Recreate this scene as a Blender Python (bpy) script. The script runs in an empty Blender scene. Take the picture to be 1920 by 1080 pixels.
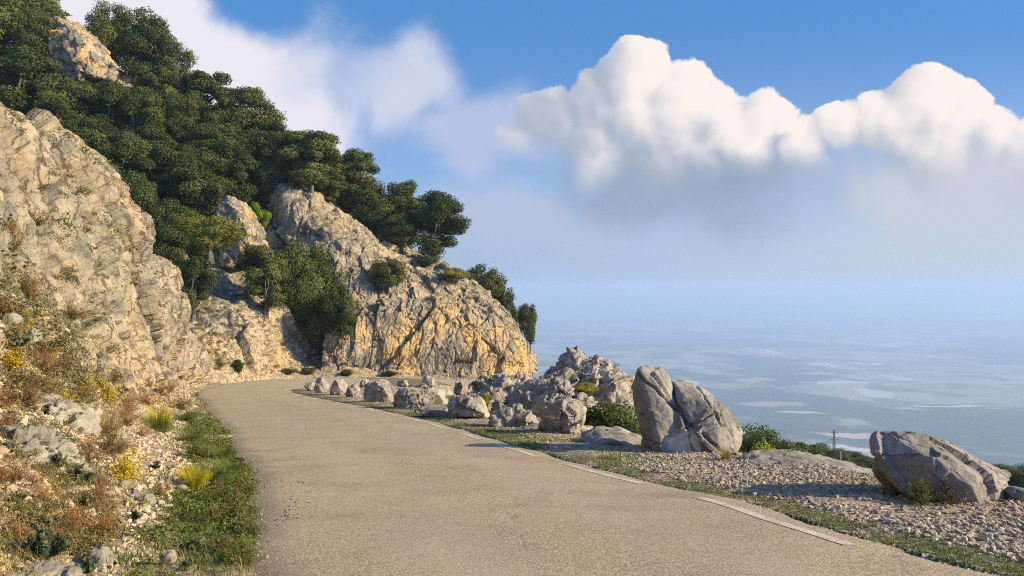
import bpy, math, random
import numpy as np
from mathutils import Vector
from mathutils.bvhtree import BVHTree
R = math.radians
scene = bpy.context.scene
col = scene.collection
# ------------------------------------------------------------------ camera
FPX = 1493.0
cam = bpy.data.cameras.new("camera"); camo = bpy.data.objects.new("camera", cam); col.objects.link(camo)
cam.sensor_width = 36.0; cam.lens = 36.0 * FPX / 1920.0
cam.clip_start = 0.1; cam.clip_end = 400000.0
camo.location = (0, 0, 0); camo.rotation_euler = (R(90), 0, 0)
scene.camera = camo
# ------------------------------------------------------------------ exposure
scene.view_settings.view_transform = 'Standard'; scene.view_settings.look = 'None'
EXPO = 0.97
scene.view_settings.exposure = EXPO; scene.view_settings.gamma = 1.0
scene.view_settings.use_curve_mapping = False
cy = scene.cycles
cy.use_denoising = False; cy.filter_width = 1.0
cy.max_bounces = 7; cy.diffuse_bounces = 3; cy.glossy_bounces = 2; cy.transmission_bounces = 2
cy.volume_bounces = 1; cy.transparent_max_bounces = 8
cy.use_adaptive_sampling = False
cy.caustics_reflective = False; cy.caustics_refractive = False
# ------------------------------------------------------------------ sun and sky
SUN_EL, SUN_AZ = 25.0, 98.0        # azimuth clockwise from +Y
sd = Vector((math.sin(R(SUN_AZ)) * math.cos(R(SUN_EL)), math.cos(R(SUN_AZ)) * math.cos(R(SUN_EL)), math.sin(R(SUN_EL))))
sl = bpy.data.lights.new("sun", 'SUN'); slo = bpy.data.objects.new("sun", sl); col.objects.link(slo)
sl.energy = 5.0; sl.angle = R(0.53); sl.color = (1.0, 0.77, 0.43)
slo.rotation_euler = sd.to_track_quat('Z', 'Y').to_euler()
slo.location = (30, -10, 40)

class NT:
    """small helper to write node graphs as expressions"""
    def __init__(s, tree): s.t = tree
    def n(s, typ, **kw):
        nd = s.t.nodes.new(typ)
        ins = kw.pop('ins', {})
        for k, v in kw.items(): setattr(nd, k, v)
        for k, v in ins.items(): s.put(nd.inputs[k], v)
        return nd
    def put(s, sock, v):
        if v is None: return
        if isinstance(v, bpy.types.NodeSocket): s.t.links.new(v, sock)
        else:
            if hasattr(sock.default_value, '__len__') and not hasattr(v, '__len__'): v = [v] * len(sock.default_value)
            if hasattr(v, '__len__') and sock.type == 'RGBA' and len(v) == 3: v = (*v, 1)
            sock.default_value = v
    def m(s, op, a, b=None, c=None, clamp=False):
        nd = s.t.nodes.new('ShaderNodeMath'); nd.operation = op; nd.use_clamp = clamp
        s.put(nd.inputs[0], a); s.put(nd.inputs[1], b); s.put(nd.inputs[2], c); return nd.outputs[0]
    def v(s, op, a, b=None, c=None, out=0):
        nd = s.t.nodes.new('ShaderNodeVectorMath'); nd.operation = op
        s.put(nd.inputs[0], a); s.put(nd.inputs[1], b)
        if c is not None: s.put(nd.inputs['Scale'] if op == 'SCALE' else nd.inputs[2], c)
        return nd.outputs[out]
    def ss(s, x, lo, hi, a=0.0, b=1.0):
        nd = s.t.nodes.new('ShaderNodeMapRange'); nd.interpolation_type = 'SMOOTHSTEP'
        for i, q in enumerate((x, lo, hi, a, b)): s.put(nd.inputs[i], q)
        return nd.outputs[0]
    def mix(s, f, a, b, blend='MIX'):
        nd = s.t.nodes.new('ShaderNodeMix'); nd.data_type = 'RGBA'; nd.blend_type = blend; nd.clamp_factor = True
        s.put(nd.inputs[0], f); s.put(nd.inputs[6], a); s.put(nd.inputs[7], b); return nd.outputs[2]
    def noise(s, vec, scale, detail=4, rough=0.5, dist=0.0, out=0, dim='3D'):
        nd = s.t.nodes.new('ShaderNodeTexNoise'); nd.noise_dimensions = dim
        s.put(nd.inputs['Vector'], vec); s.put(nd.inputs['Scale'], scale); s.put(nd.inputs['Detail'], detail)
        s.put(nd.inputs['Roughness'], rough); s.put(nd.inputs['Distortion'], dist); return nd.outputs[out]
    def voro(s, vec, scale, feature='F1', out='Distance', rand=1.0, smooth=None, detail=0):
        nd = s.t.nodes.new('ShaderNodeTexVoronoi'); nd.feature = feature
        s.put(nd.inputs['Vector'], vec); s.put(nd.inputs['Scale'], scale); s.put(nd.inputs['Randomness'], rand)
        s.put(nd.inputs['Detail'], detail)
        if smooth is not None: s.put(nd.inputs['Smoothness'], smooth)
        return nd.outputs[out]
    def ramp(s, f, stops):
        nd = s.t.nodes.new('ShaderNodeValToRGB'); e = nd.color_ramp.elements
        while len(e) < len(stops): e.new(0.5)
        for i, (p, c) in enumerate(stops):
            e[i].position = p; e[i].color = (*c, 1) if len(c) == 3 else c
        s.put(nd.inputs[0], f); return nd.outputs[0]

world = bpy.data.worlds.new("World"); scene.world = world; world.use_nodes = True
W = world.node_tree; W.nodes.clear(); w = NT(W)
WS = 0.15                                        # strength of the sky
sky = W.nodes.new('ShaderNodeTexSky'); sky.sky_type = 'NISHITA'; sky.sun_disc = False
sky.sun_elevation = R(SUN_EL); sky.sun_rotation = R(SUN_AZ); sky.altitude = 850
sky.air_density = 1.0; sky.dust_density = 1.2; sky.ozone_density = 1.5
tc = W.nodes.new('ShaderNodeTexCoord'); D = tc.outputs['Generated']
sx = W.nodes.new('ShaderNodeSeparateXYZ'); W.links.new(D, sx.inputs[0])
yy = w.m('MAXIMUM', sx.outputs[1], 0.06)
U = w.m('DIVIDE', sx.outputs[0], yy); V = w.m('DIVIDE', sx.outputs[2], yy)
cx = W.nodes.new('ShaderNodeCombineXYZ'); W.links.new(U, cx.inputs[0]); W.links.new(V, cx.inputs[1]); UV = cx.outputs[0]
def pu(x): return (x - 960) / FPX
def pv(y): return (540 - y) / FPX

# bulge of the heaped clouds at a point of the sky: soft union of rounded heads, warped and crinkled by noise
LOB = [(1190,160,88),(1120,210,82),(1275,205,92),(1030,240,78),(1130,280,108),(1240,290,115),(1350,225,80),
       (1425,225,66),(1470,242,42),(1225,330,78),(1262,345,60),(1310,300,85),(1190,235,110),(985,270,55),(1400,280,80),
       (1745,200,92),(1690,245,90),(1800,215,75),(1845,275,80),(1905,290,70),(1640,205,38),(1580,240,58),(1760,300,105),
       (1930,345,90),(1690,310,60),(1515,285,66)]
def lobes(P):
    H = None
    for (x, y, r) in LOB:
        d = w.v('DISTANCE', P, (pu(x), pv(y), 0), out=1)
        rr = r / FPX
        h = w.m('MULTIPLY_ADD', w.m('MULTIPLY', d, d), -1.0 / rr, rr)      # r - d^2/r
        H = h if H is None else w.m('SMOOTH_MAX', H, h, 0.004)
    return H
n1 = w.noise(UV, 8.0, 1, 0.5, out=1, dim='2D'); n2 = w.noise(UV, 26.0, 7, 0.64, out=1, dim='2D')
PW = w.v('ADD', UV, w.v('SCALE', w.v('SUBTRACT', n1, (0.5, 0.5, 0.5)), None, 0.030))
PW = w.v('ADD', PW, w.v('SCALE', w.v('SUBTRACT', n2, (0.5, 0.5, 0.5)), None, 0.020))
PW = w.v('MULTIPLY', PW, (1, 1, 0))
def vor2(P, sc):
    nd = W.nodes.new('ShaderNodeTexVoronoi'); nd.voronoi_dimensions = '2D'; nd.feature = 'F1'
    w.put(nd.inputs['Vector'], P); w.put(nd.inputs['Scale'], sc); return nd.outputs['Distance']
def crinkle(P):
    v1 = vor2(P, 17.0); v2 = vor2(P, 48.0)
    return w.m('ADD', w.m('MULTIPLY_ADD', w.m('MULTIPLY', v1, v1), -0.030, 0.008), w.m('MULTIPLY_ADD', w.m('MULTIPLY', v2, v2), -0.008, 0.002))
VS = w.m('ADD', V, w.m('MULTIPLY', w.m('SUBTRACT', n1, 0.5), 0.10))
L0 = lobes(PW); K0 = crinkle(PW)
P1 = w.v('ADD', PW, (0.014, 0.009, 0)); P2 = w.v('ADD', PW, (0.045, 0.022, 0))
H0 = w.m('ADD', L0, K0)
H1 = w.m('ADD', lobes(P1), crinkle(P1))
edge = w.ss(VS, pv(380), pv(205), 0.14, 0.009)           # crisp tops, soft undersides
mask = w.m('MULTIPLY', w.ss(H0, 0.0, edge), w.ss(VS, pv(440), pv(345)))
lit = w.m('MULTIPLY', w.m('SUBTRACT', H0, H1), 14.0)
ln = w.noise(PW, 7.0, 2, 0.5, dim='2D')
lit = w.m('ADD', lit, w.m('MULTIPLY', w.m('SUBTRACT', ln, 0.5), 1.5))
lit = w.ss(lit, -0.52, 0.55)
low = w.ss(w.m('ADD', V, w.m('MULTIPLY', w.m('SUBTRACT', n1, 0.5), 0.10)), pv(400), pv(270))
lit = w.m('MULTIPLY', lit, w.m('MULTIPLY_ADD', low, 0.68, 0.32))
def disp(r, g, b):                                     # picture colour -> sky radiance before the strength WS
    f = lambda c: (((c / 255 + 0.055) / 1.055) ** 2.4 if c > 10 else c / 255 / 12.92) / WS / 2 ** EXPO
    return (f(r), f(g), f(b))
cloudc = w.mix(lit, disp(172, 182, 202), disp(255, 245, 238))
# clear air: the Nishita sky, deepened towards the blue of the photograph high up
skyc = w.mix(1.0, sky.outputs[0], (0.62, 0.86, 1.22, 1), 'MULTIPLY')
el = V
base = w.mix(w.ss(el, pv(600), pv(20)), w.mix(w.ss(U, pu(700), pu(1900)), disp(158, 182, 214), disp(192, 204, 220)), disp(70, 132, 193))
front = w.ss(sx.outputs[1], 0.1, 0.5)
skyc = w.mix(w.m('MULTIPLY', front, 0.85), skyc, base)
# thin veils on the left and low down
vn = w.noise(w.v('ADD', UV, (3.1, 1.7, 0)), 6.5, 6, 0.55, 0.6, dim='2D')
UW = w.v('ADD', UV, w.v('SCALE', w.v('SUBTRACT', n1, (0.5, 0.5, 0.5)), None, 0.10))
UW = w.v('MULTIPLY', w.v('ADD', UW, w.v('SCALE', w.v('SUBTRACT', n2, (0.5, 0.5, 0.5)), None, 0.03)), (1, 1, 0))
sw = W.nodes.new('ShaderNodeSeparateXYZ'); W.links.new(UW, sw.inputs[0]); UX, VX = sw.outputs[0], sw.outputs[1]
def blob(x, y, rx, ry, lo=1.0, hi=0.0):
    d = w.v('LENGTH', w.v('DIVIDE', w.v('SUBTRACT', UW, (pu(x), pv(y), 0)), (rx / FPX, ry / FPX, 1)), out=1)
    return w.ss(d, lo, hi)
def addv(c, shape, amt, rgb, gain=1.0):
    """thin cloud: the shape eaten by noise where it is weak"""
    k = w.ss(w.m('MULTIPLY', shape, w.m('MULTIPLY_ADD', w.m('SUBTRACT', vn, 0.5), 2.2 * gain, 1.0)), 0.03, 0.85, 0.0, amt)
    return w.mix(w.m('MULTIPLY', k, front), c, disp(*rgb))
c = skyc
tt = w.m('ADD', VX, w.m('MULTIPLY', UX, 0.62))
dband = w.ss(tt, pv(0) + 0.62 * pu(490), pv(130) + 0.62 * pu(455))
c = addv(c, w.m('MULTIPLY', dband, w.ss(UX, pu(770), pu(580))), 1.0, (238, 235, 243), 0.5)
c = addv(c, blob(640, 130, 190, 120), 0.6, (200, 209, 234))
c = addv(c, blob(745, 165, 200, 150), 0.9, (216, 219, 236))
c = addv(c, blob(880, 250, 230, 150), 0.75, (196, 204, 228))
c = addv(c, blob(1010, 410, 380, 110), 0.7, (196, 202, 220))
c = addv(c, blob(1330, 330, 480, 210), 1.0, (146, 163, 188), 0.45)
c = addv(c, blob(1800, 360, 480, 170), 0.95, (206, 208, 219), 0.5)
c = w.mix(w.m('MULTIPLY', front, w.ss(w.m('MULTIPLY_ADD', V, 0.6, w.m('MULTIPLY', VX, 0.4)), pv(320), pv(540), 0.0, 0.92)), c, w.mix(w.ss(U, pu(800), pu(1900)), disp(168, 186, 211), disp(196, 207, 220)))
c = w.mix(w.m('MULTIPLY', mask, front), c, cloudc)
bg = W.nodes.new('ShaderNodeBackground'); w.put(bg.inputs[0], c); bg.inputs[1].default_value = WS
wo = W.nodes.new('ShaderNodeOutputWorld'); W.links.new(bg.outputs[0], wo.inputs[0])
world.cycles.sampling_method = 'MANUAL'; world.cycles.sample_map_resolution = 256
# ------------------------------------------------------------------ numpy helpers
rng = np.random.default_rng(7)
def P(px, py, Y):                                       # a point seen at a pixel of the photograph, Y metres ahead
    return np.array([(px - 960) / FPX * Y, Y, (540 - py) / FPX * Y])
def hsh(i, j, k, s=0):
    h = (i.astype(np.int64) * 73856093) ^ (j.astype(np.int64) * 19349663) ^ (k.astype(np.int64) * 83492791) ^ (s * 2654435761 & 0x7fffffff)
    h = (h ^ (h >> 13)) * 1274126177 & 0x7fffffff
    h = (h ^ (h >> 16)) * 668265263 & 0x7fffffff
    return ((h ^ (h >> 15)) & 0xffffff) / float(0xffffff)
def vnoise(p, s=0):
    f = np.floor(p); i = f.astype(np.int64); t = p - f; t = t * t * (3 - 2 * t); o = 0
    for a in (0, 1):
        for b in (0, 1):
            for c in (0, 1):
                wgt = (t[:, 0] if a else 1 - t[:, 0]) * (t[:, 1] if b else 1 - t[:, 1]) * (t[:, 2] if c else 1 - t[:, 2])
                o = o + wgt * hsh(i[:, 0] + a, i[:, 1] + b, i[:, 2] + c, s)
    return o * 2 - 1
def fbm(p, oct=4, s=0, gain=0.5):
    o = 0; a = 1.0; q = p.copy()
    for k in range(oct): o = o + a * vnoise(q, s + k * 17); q = q * 2.03 + 11.7; a *= gain
    return o
def blocks(p, s=0, tilt=1.0, rand=0.9):
    """cells with a tilted flat face each: returns (face height about 0, distance to the joint)"""
    f = np.floor(p).astype(np.int64); n = len(p)
    d1 = np.full(n, 9.0); d2 = np.full(n, 9.0); val = np.zeros(n)
    for a in (-1, 0, 1):
        for b in (-1, 0, 1):
            for c in (-1, 0, 1):
                i, j, k = f[:, 0] + a, f[:, 1] + b, f[:, 2] + c
                r = [hsh(i, j, k, s + q) for q in range(7)]
                dx = i + .5 + (r[0] - .5) * rand - p[:, 0]; dy = j + .5 + (r[1] - .5) * rand - p[:, 1]; dz = k + .5 + (r[2] - .5) * rand - p[:, 2]
                d = np.sqrt(dx * dx + dy * dy + dz * dz)
                v = (r[3] - .5) - tilt * (dx * (r[4] - .5) + dy * (r[5] - .5) + dz * (r[6] - .5)) * 2
                new = d < d1
                d2 = np.where(new, d1, np.minimum(d2, d)); val = np.where(new, v, val); d1 = np.where(new, d, d1)
    return val, d2 - d1
def rockdisp(p, scales, amps, s=0, stretch=(1, 1, 1), crack=0.05, rot=None, warp=0.18):
    q = p if rot is None else p @ rot
    q = q * np.array(stretch)
    q = q + warp * np.stack([fbm(q * 0.6, 3, s + 1), fbm(q * 0.6, 3, s + 5), fbm(q * 0.6, 3, s + 9)], 1)
    o = 0
    for n, (sc, am) in enumerate(zip(scales, amps)):
        v, e = blocks(q / sc, s + 31 * n)
        o = o + am * (v - crack * 5 * np.clip(1 - e / 0.10, 0, 1) ** 2)
    return o
def basis(a, u):
    a = np.array(a, float); u = np.array(u, float); a /= np.linalg.norm(a); u -= a * (u @ a); u /= np.linalg.norm(u)
    return np.column_stack([a, u, np.cross(a, u)])
def rotm(ax, ang):
    from mathutils import Matrix
    return np.array(Matrix.Rotation(R(ang), 3, ax))
def cr(arr, n):
    """Catmull-Rom along axis 0 to n samples per span (or a list of parameters)"""
    arr = np.asarray(arr, float); m = len(arr)
    t = np.asarray(n, float) if hasattr(n, '__len__') else np.linspace(0, m - 1, (m - 1) * n + 1)
    i = np.clip(np.floor(t).astype(int), 0, m - 2); f = (t - i).reshape((-1,) + (1,) * (arr.ndim - 1))
    ext = np.concatenate([2 * arr[:1] - arr[1:2], arr, 2 * arr[-1:] - arr[-2:-1]])
    a, b, c, d = ext[i], ext[i + 1], ext[i + 2], ext[i + 3]
    return 0.5 * (2 * b + (c - a) * f + (2 * a - 5 * b + 4 * c - d) * f ** 2 + (3 * b - a - 3 * c + d) * f ** 3)
def link(name, me, mat=None, parent=None, **props):
    o = bpy.data.objects.new(name, me); col.objects.link(o)
    if mat is not None and me is not None and len(me.materials) == 0: me.materials.append(mat)
    if parent is not None: o.parent = parent
    for k, v in props.items(): o[k] = v
    return o
def mesh(name, v, f, attrs=None, smooth=True):
    """v (n,3); f an (m,3) or (m,4) array of indices; attrs: name -> per-vertex floats"""
    me = bpy.data.meshes.new(name); v = np.ascontiguousarray(v, np.float32); f = np.ascontiguousarray(f, np.int32); k = f.shape[1]
    me.vertices.add(len(v)); me.vertices.foreach_set('co', v.ravel())
    me.loops.add(f.size); me.loops.foreach_set('vertex_index', f.ravel())
    me.polygons.add(len(f)); me.polygons.foreach_set('loop_start', np.arange(0, f.size, k, dtype=np.int32))
    if smooth: me.polygons.foreach_set('use_smooth', np.ones(len(f), bool))
    else: me.polygons.foreach_set('use_smooth', np.zeros(len(f), bool))
    for nme, a in (attrs or {}).items():
        at = me.attributes.new(nme, 'FLOAT', 'POINT'); at.data.foreach_set('value', np.ascontiguousarray(np.asarray(a, np.float32).ravel()))
    me.update(calc_edges=True); return me
def gridf(a, b, flip=False):
    i = np.arange(a * b).reshape(a, b); q = np.stack([i[:-1, :-1], i[1:, :-1], i[1:, 1:], i[:-1, 1:]], -1).reshape(-1, 4)
    return q[:, ::-1] if flip else q
def gridn(g):
    n = np.cross(np.gradient(g, axis=0), np.gradient(g, axis=1)); return n / (np.linalg.norm(n, axis=2, keepdims=True) + 1e-9)
BV = {}
def addbvh(name, g, st=3):
    h = g[::st, ::st]; a, b = h.shape[:2]
    BV[name] = BVHTree.FromPolygons(h.reshape(-1, 3).tolist(), gridf(a, b).tolist())
def hit(px, py, names=None):
    d = Vector(P(px, py, 1.0)).normalized(); best = None
    for k in (names or BV):
        r = BV[k].ray_cast(Vector((0, 0, 0)), d)
        if r[0] is not None and (best is None or r[3] < best[3]): best = (r[0], r[1], k, r[3])
    return best
def drop(x, y, names=None, top=80):
    best = None
    for k in (names or BV):
        r = BV[k].ray_cast(Vector((x, y, top)), Vector((0, 0, -1)))
        if r[0] is not None and (best is None or r[0].z > best[0].z): best = (r[0], r[1], k)
    return best

# ------------------------------------------------------------------ materials
def mat(name):
    m = bpy.data.materials.new(name); m.use_nodes = True; t = m.node_tree; t.nodes.clear()
    q = NT(t); q.bsdf = q.n('ShaderNodeBsdfPrincipled'); q.out = q.n('ShaderNodeOutputMaterial')
    t.links.new(q.bsdf.outputs[0], q.out.inputs[0]); q.m_ = m
    q.pos = q.n('ShaderNodeNewGeometry').outputs['Position']; q.obj = q.n('ShaderNodeTexCoord').outputs['Object']
    q.put(q.bsdf.inputs['Roughness'], 0.9); q.put(q.bsdf.inputs['Specular IOR Level'], 0.2); return q
def attr(q, name, out='Fac'):
    nd = q.n('ShaderNodeAttribute'); nd.attribute_name = name; return nd.outputs[out]
def bump(q, h, dist, strength=1.0, prev=None):
    nd = q.n('ShaderNodeBump'); nd.inputs['Distance'].default_value = dist; nd.inputs['Strength'].default_value = strength
    q.put(nd.inputs['Height'], h)
    if prev is not None: q.put(nd.inputs['Normal'], prev)
    q.put(q.bsdf.inputs['Normal'], nd.outputs[0]); return nd.outputs[0]

def rock_material(name, grey, beige, ochre, ochre_amt, sc=1.0, soil=None, coord='pos', dark=(0.10, 0.095, 0.085), bdist=0.05, veg=0.0):
    q = mat(name); p = q.pos if coord == 'pos' else q.obj
    n0 = q.noise(p, 0.22 * sc, 4, 0.55); n1 = q.noise(p, 0.9 * sc, 6, 0.6); n2 = q.noise(p, 5.0 * sc, 6, 0.65)
    c = q.mix(q.ss(n1, 0.36, 0.64), grey, beige)
    c = q.mix(q.ss(q.voro(q.v('ADD', p, q.v('SCALE', q.noise(p, 1.1 * sc, 3, 0.5, out=1), None, 0.9)), 0.75 * sc, out='Color'), 0.3, 1.0, 0.0, 0.30), c, tuple(min(1, x * 1.35) for x in beige))
    om = q.ss(q.m('ADD', n0, q.m('MULTIPLY', q.m('SUBTRACT', q.noise(p, 1.4 * sc, 5, 0.6), 0.5), 0.9)), 0.58 - ochre_amt * 0.2, 0.80 - ochre_amt * 0.2)
    at = attr(q, 'ochre')
    om = q.m('MULTIPLY', om, at if coord == 'pos' else 1.0)
    c = q.mix(om, c, ochre)
    c = q.mix(q.ss(q.noise(p, 0.17 * sc, 5, 0.6), 0.48, 0.64, 0, 0.45), c, (0.13, 0.125, 0.112))
    if coord == 'pos':
        cw = q.v('ADD', p, q.v('SCALE', q.noise(p, 0.8, 5, 0.65, out=1), None, 1.3)); cs = q.v('MULTIPLY', cw, (1.0, 1.0, 0.7))
        k = q.m('MAXIMUM', q.ss(q.voro(cs, 0.42, 'DISTANCE_TO_EDGE'), 0.05, 0.0, 0, 0.95), q.ss(q.voro(cs, 1.25, 'DISTANCE_TO_EDGE'), 0.06, 0.0, 0, 0.8))
        c = q.mix(q.m('MULTIPLY', k, q.ss(q.noise(p, 0.7, 4), 0.34, 0.50)), c, (0.055, 0.048, 0.036))
    sp = q.ss(n2, 0.56, 0.72, 0.0, 0.65); c = q.mix(sp, c, dark)          # lichen and weather stains
    fine = q.noise(p, 22 * sc, 5, 0.7); c = q.mix(1.0, c, q.mix(fine, (0.58, 0.58, 0.59), (1.38, 1.37, 1.35)), 'MULTIPLY')
    pit = q.ss(q.voro(q.v('ADD', p, q.v('SCALE', q.noise(p, 7 * sc, 3, 0.6, out=1), None, 0.25)), 9 * sc), 0.22, 0.05); c = q.mix(q.m('MULTIPLY', pit, q.ss(n1, 0.4, 0.6, 0, 0.6)), c, dark)
    if veg:
        vm = q.m('MULTIPLY', q.ss(q.noise(p, 1.3 * sc, 6, 0.65), 0.54, 0.62), veg)
        nz = q.n('ShaderNodeSeparateXYZ'); q.put(nz.inputs[0], q.n('ShaderNodeNewGeometry').outputs['Normal'])
        vm = q.m('MULTIPLY', vm, q.ss(nz.outputs[2], 0.35, 0.75)); c = q.mix(vm, c, (0.085, 0.075, 0.028))
    if coord != 'pos':
        c = q.mix(attr(q, 'scar'), c, q.mix(n2, (0.42, 0.37, 0.29), (0.52, 0.46, 0.37)))
    if soil is not None:
        sn = q.noise(p, 2.3 * sc, 6, 0.65)
        so = q.mix(q.ss(sn, 0.4, 0.62), soil[0], soil[1]); pw = q.v('ADD', p, q.v('SCALE', q.noise(p, 3 * sc, 3, 0.6, out=1), None, 0.25)); k1 = q.voro(pw, 3.4 * sc, out='Color'); k2 = q.voro(pw, 9.0 * sc, out='Color'); so = q.mix(q.ss(k1, 0.45, 0.62, 0, 0.85), so, soil[2]); so = q.mix(q.ss(k2, 0.5, 0.66, 0, 0.8), so, soil[2]); so = q.mix(q.ss(q.voro(pw, 9.0 * sc, 'DISTANCE_TO_EDGE'), 0.05, 0.0, 0, 0.7), so, (0.05, 0.038, 0.02))
        c = q.mix(q.ss(q.m('ADD', attr(q, 'soil'), q.m('MULTIPLY', q.m('SUBTRACT', n1, 0.5), 0.9)), 0.42, 0.58), c, so)
    q.put(q.bsdf.inputs['Base Color'], c)
    h = q.m('ADD', q.noise(p, 3.0 * sc, 8, 0.68), q.m('MULTIPLY', q.voro(p, 4.5 * sc, 'DISTANCE_TO_EDGE'), 0.5))
    if soil is not None: h = q.m('ADD', h, q.m('MULTIPLY', q.m('MULTIPLY', attr(q, 'soil'), q.voro(pw, 9.0 * sc)), -0.8))
    b = bump(q, h, bdist * 2.2, 0.9); b = bump(q, q.noise(p, 26 * sc, 6, 0.75), bdist * 0.55, 1.0, b); return q.m_
GREY, BEIGE, OCHRE = (0.15, 0.142, 0.122), (0.31, 0.27, 0.193), (0.48, 0.32, 0.12)
SOIL = ((0.25, 0.175, 0.095), (0.12, 0.09, 0.04), (0.42, 0.345, 0.23))
M_cliff = rock_material("limestone", GREY, BEIGE, OCHRE, 0.75, 1.0, SOIL, veg=0.9, bdist=0.05)
M_boulder = rock_material("grey_limestone", (0.14, 0.132, 0.117), (0.27, 0.25, 0.213), (0.36, 0.28, 0.17), -0.5, 1.6, coord='obj', bdist=0.018)
M_outcrop = rock_material("pale_limestone", (0.18, 0.168, 0.143), (0.33, 0.30, 0.235), (0.5, 0.34, 0.14), -0.1, 1.6, coord='obj', bdist=0.02, veg=0.9)

def asphalt(name, line=False):
    q = mat(name); p = q.pos
    ag = q.voro(p, 85.0, out='Color'); a2 = q.noise(p, 60.0, 3, 0.6); n1 = q.noise(p, 0.35, 5, 0.6); n2 = q.noise(p, 3.0, 5, 0.6)
    c = q.mix(n1, (0.268, 0.224, 0.152), (0.355, 0.302, 0.207))
    c = q.mix(q.ss(q.noise(p, 1.1, 4, 0.6), 0.45, 0.7, 0, 0.5), c, (0.20, 0.175, 0.13))
    c = q.mix(1.0, c, q.mix(q.ss(ag, 0.15, 0.95), (0.58, 0.57, 0.56), (1.46, 1.45, 1.42)), 'MULTIPLY')
    c = q.mix(q.ss(q.noise(p, 24.0, 4, 0.7), 0.56, 0.68, 0, 0.45), c, (0.11, 0.095, 0.075))
    c = q.mix(q.ss(n2, 0.6, 0.75, 0, 0.3), c, (0.33, 0.28, 0.20))
    lane = attr(q, 'lane'); wp = q.m('MULTIPLY', q.m('ADD', q.ss(q.m('ABSOLUTE', q.m('SUBTRACT', lane, 0.30)), 0.16, 0.02), q.ss(q.m('ABSOLUTE', q.m('SUBTRACT', lane, 0.68)), 0.16, 0.02)), q.ss(q.noise(p, 0.5, 4), 0.3, 0.65, 0.1, 0.42))
    c = q.mix(q.m('MULTIPLY', wp, 0.0 if line else 1.0), c, (0.33, 0.295, 0.22)); c = q.mix(q.ss(q.m('ABSOLUTE', q.m('SUBTRACT', lane, 0.5)), 0.42, 0.5, 0.0, 0.35), c, (0.17, 0.14, 0.10))
    if line:
        k = q.ss(q.m('ADD', q.noise(p, 45.0, 5, 0.75), q.m('MULTIPLY', q.m('SUBTRACT', n2, 0.5), 0.5)), 0.38, 0.60, 0.15, 0.85)
        c = q.mix(k, c, (0.56, 0.52, 0.45))
    else:
        # old crack seals and fine cracks
        wv = q.v('ADD', p, q.v('SCALE', q.noise(p, 1.5, 3, 0.6, out=1), None, 0.8))
        cr_ = q.ss(q.voro(wv, 0.33, 'DISTANCE_TO_EDGE'), 0.006, 0.0, 0.0, 0.5)
        c = q.mix(q.m('MULTIPLY', cr_, q.ss(q.noise(p, 0.4, 2), 0.5, 0.62)), c, (0.08, 0.07, 0.06))
    q.put(q.bsdf.inputs['Base Color'], c); q.put(q.bsdf.inputs['Roughness'], 0.85)
    bump(q, q.m('ADD', ag, a2), 0.006, 0.8); return q.m_
M_road = asphalt("worn_asphalt"); M_line = asphalt("worn_road_paint", True)

# ------------------------------------------------------------------ the road
RS = np.array([(8.4,-6,2.6,-6),(6.2,0,.3,0),(3.85,6.6,-2.05,6.3),(2.93,9.95,-3.15,9.6),(2.02,12.6,-4.36,13.3),(.45,16.8,-5.9,16.8),
  (-1.76,23.9,-8.5,23.5),(-5.5,34.1,-12.7,33.3),(-10.2,46,-17.8,46),(-14,55.5,-21.9,55.5),(-17,63,-25.2,64),(-19.4,70,-27.2,71.5),
  (-20.2,75,-28.2,79),(-18.9,79.5,-26.2,86),(-16,82,-20.5,90),(-12,83.5,-14,91),(-9.1,85,-10,92),(-3.6,88.5,-5.5,94.5),(.2,93.5,-2.6,98.5),(2.6,100,-2.2,103),(4.2,109,-.8,110)], float)
ZC = np.array([-.96,-1.6,0,0,0,0,0,0,0,0,-8.3,-8.95,-9.45,-9.85,-10.15,-10.3,-10.45,-10.95,-11.5,-12.3,-13.2])
for i in range(2, 10): ZC[i] = -1.6 - 0.107 * (RS[i, 1] + RS[i, 3]) / 2
RD = cr(np.column_stack([RS, ZC]), 24)                  # xr yr xl yl z
Rr, Rl, Rz = RD[:, 0:2], RD[:, 2:4], RD[:, 4]
nS = len(RD); LEG2 = 14 * 24
def poly_dist(p, line, z, lo, hi):
    """signed distance to a polyline (positive to the right of its direction) and the height of its nearest point"""
    a = line[lo:hi - 1]; b = line[lo + 1:hi]; za = z[lo:hi - 1]; zb = z[lo + 1:hi]
    best = np.full(len(p), 1e9); sg = np.ones(len(p)); zz = np.zeros(len(p)); ss_ = np.zeros(len(p))
    for i in range(len(a)):
        d = b[i] - a[i]; L = d @ d + 1e-12; t = np.clip(((p - a[i]) @ d) / L, 0, 1)
        e = p - (a[i] + t[:, None] * d); dd = np.einsum('ij,ij->i', e, e); m = dd < best
        best = np.where(m, dd, best); sg = np.where(m, np.sign(d[1] * e[:, 0] - d[0] * e[:, 1]), sg)
        zz = np.where(m, za[i] + t * (zb[i] - za[i]), zz); ss_ = np.where(m, lo + i + t, ss_)
    return np.sqrt(best) * sg, zz, ss_
def M_far(x, y):
    r = np.sqrt(x * x + y * y); u = x / np.maximum(y, 1.0)
    s = -3.6 - 0.205 * np.minimum(r, 430) - 0.62 * np.maximum(r - 430, 0)
    s = s - np.clip((0.33 - u) * 0.7, 0, 0.35) * np.minimum(r, 300) * (y > 0) - 0.25 * np.clip(r - 20, 0, 300) * (y <= 0)
    q = np.stack([x, y, x * 0], 1); s = s + 3.0 * fbm(q / 60, 4, 3) * np.clip(r / 90, 0, 1) + 14 * fbm(q / 300, 4, 5) * np.clip((r - 350) / 500, 0, 1)
    return np.maximum(s, -812)
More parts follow.
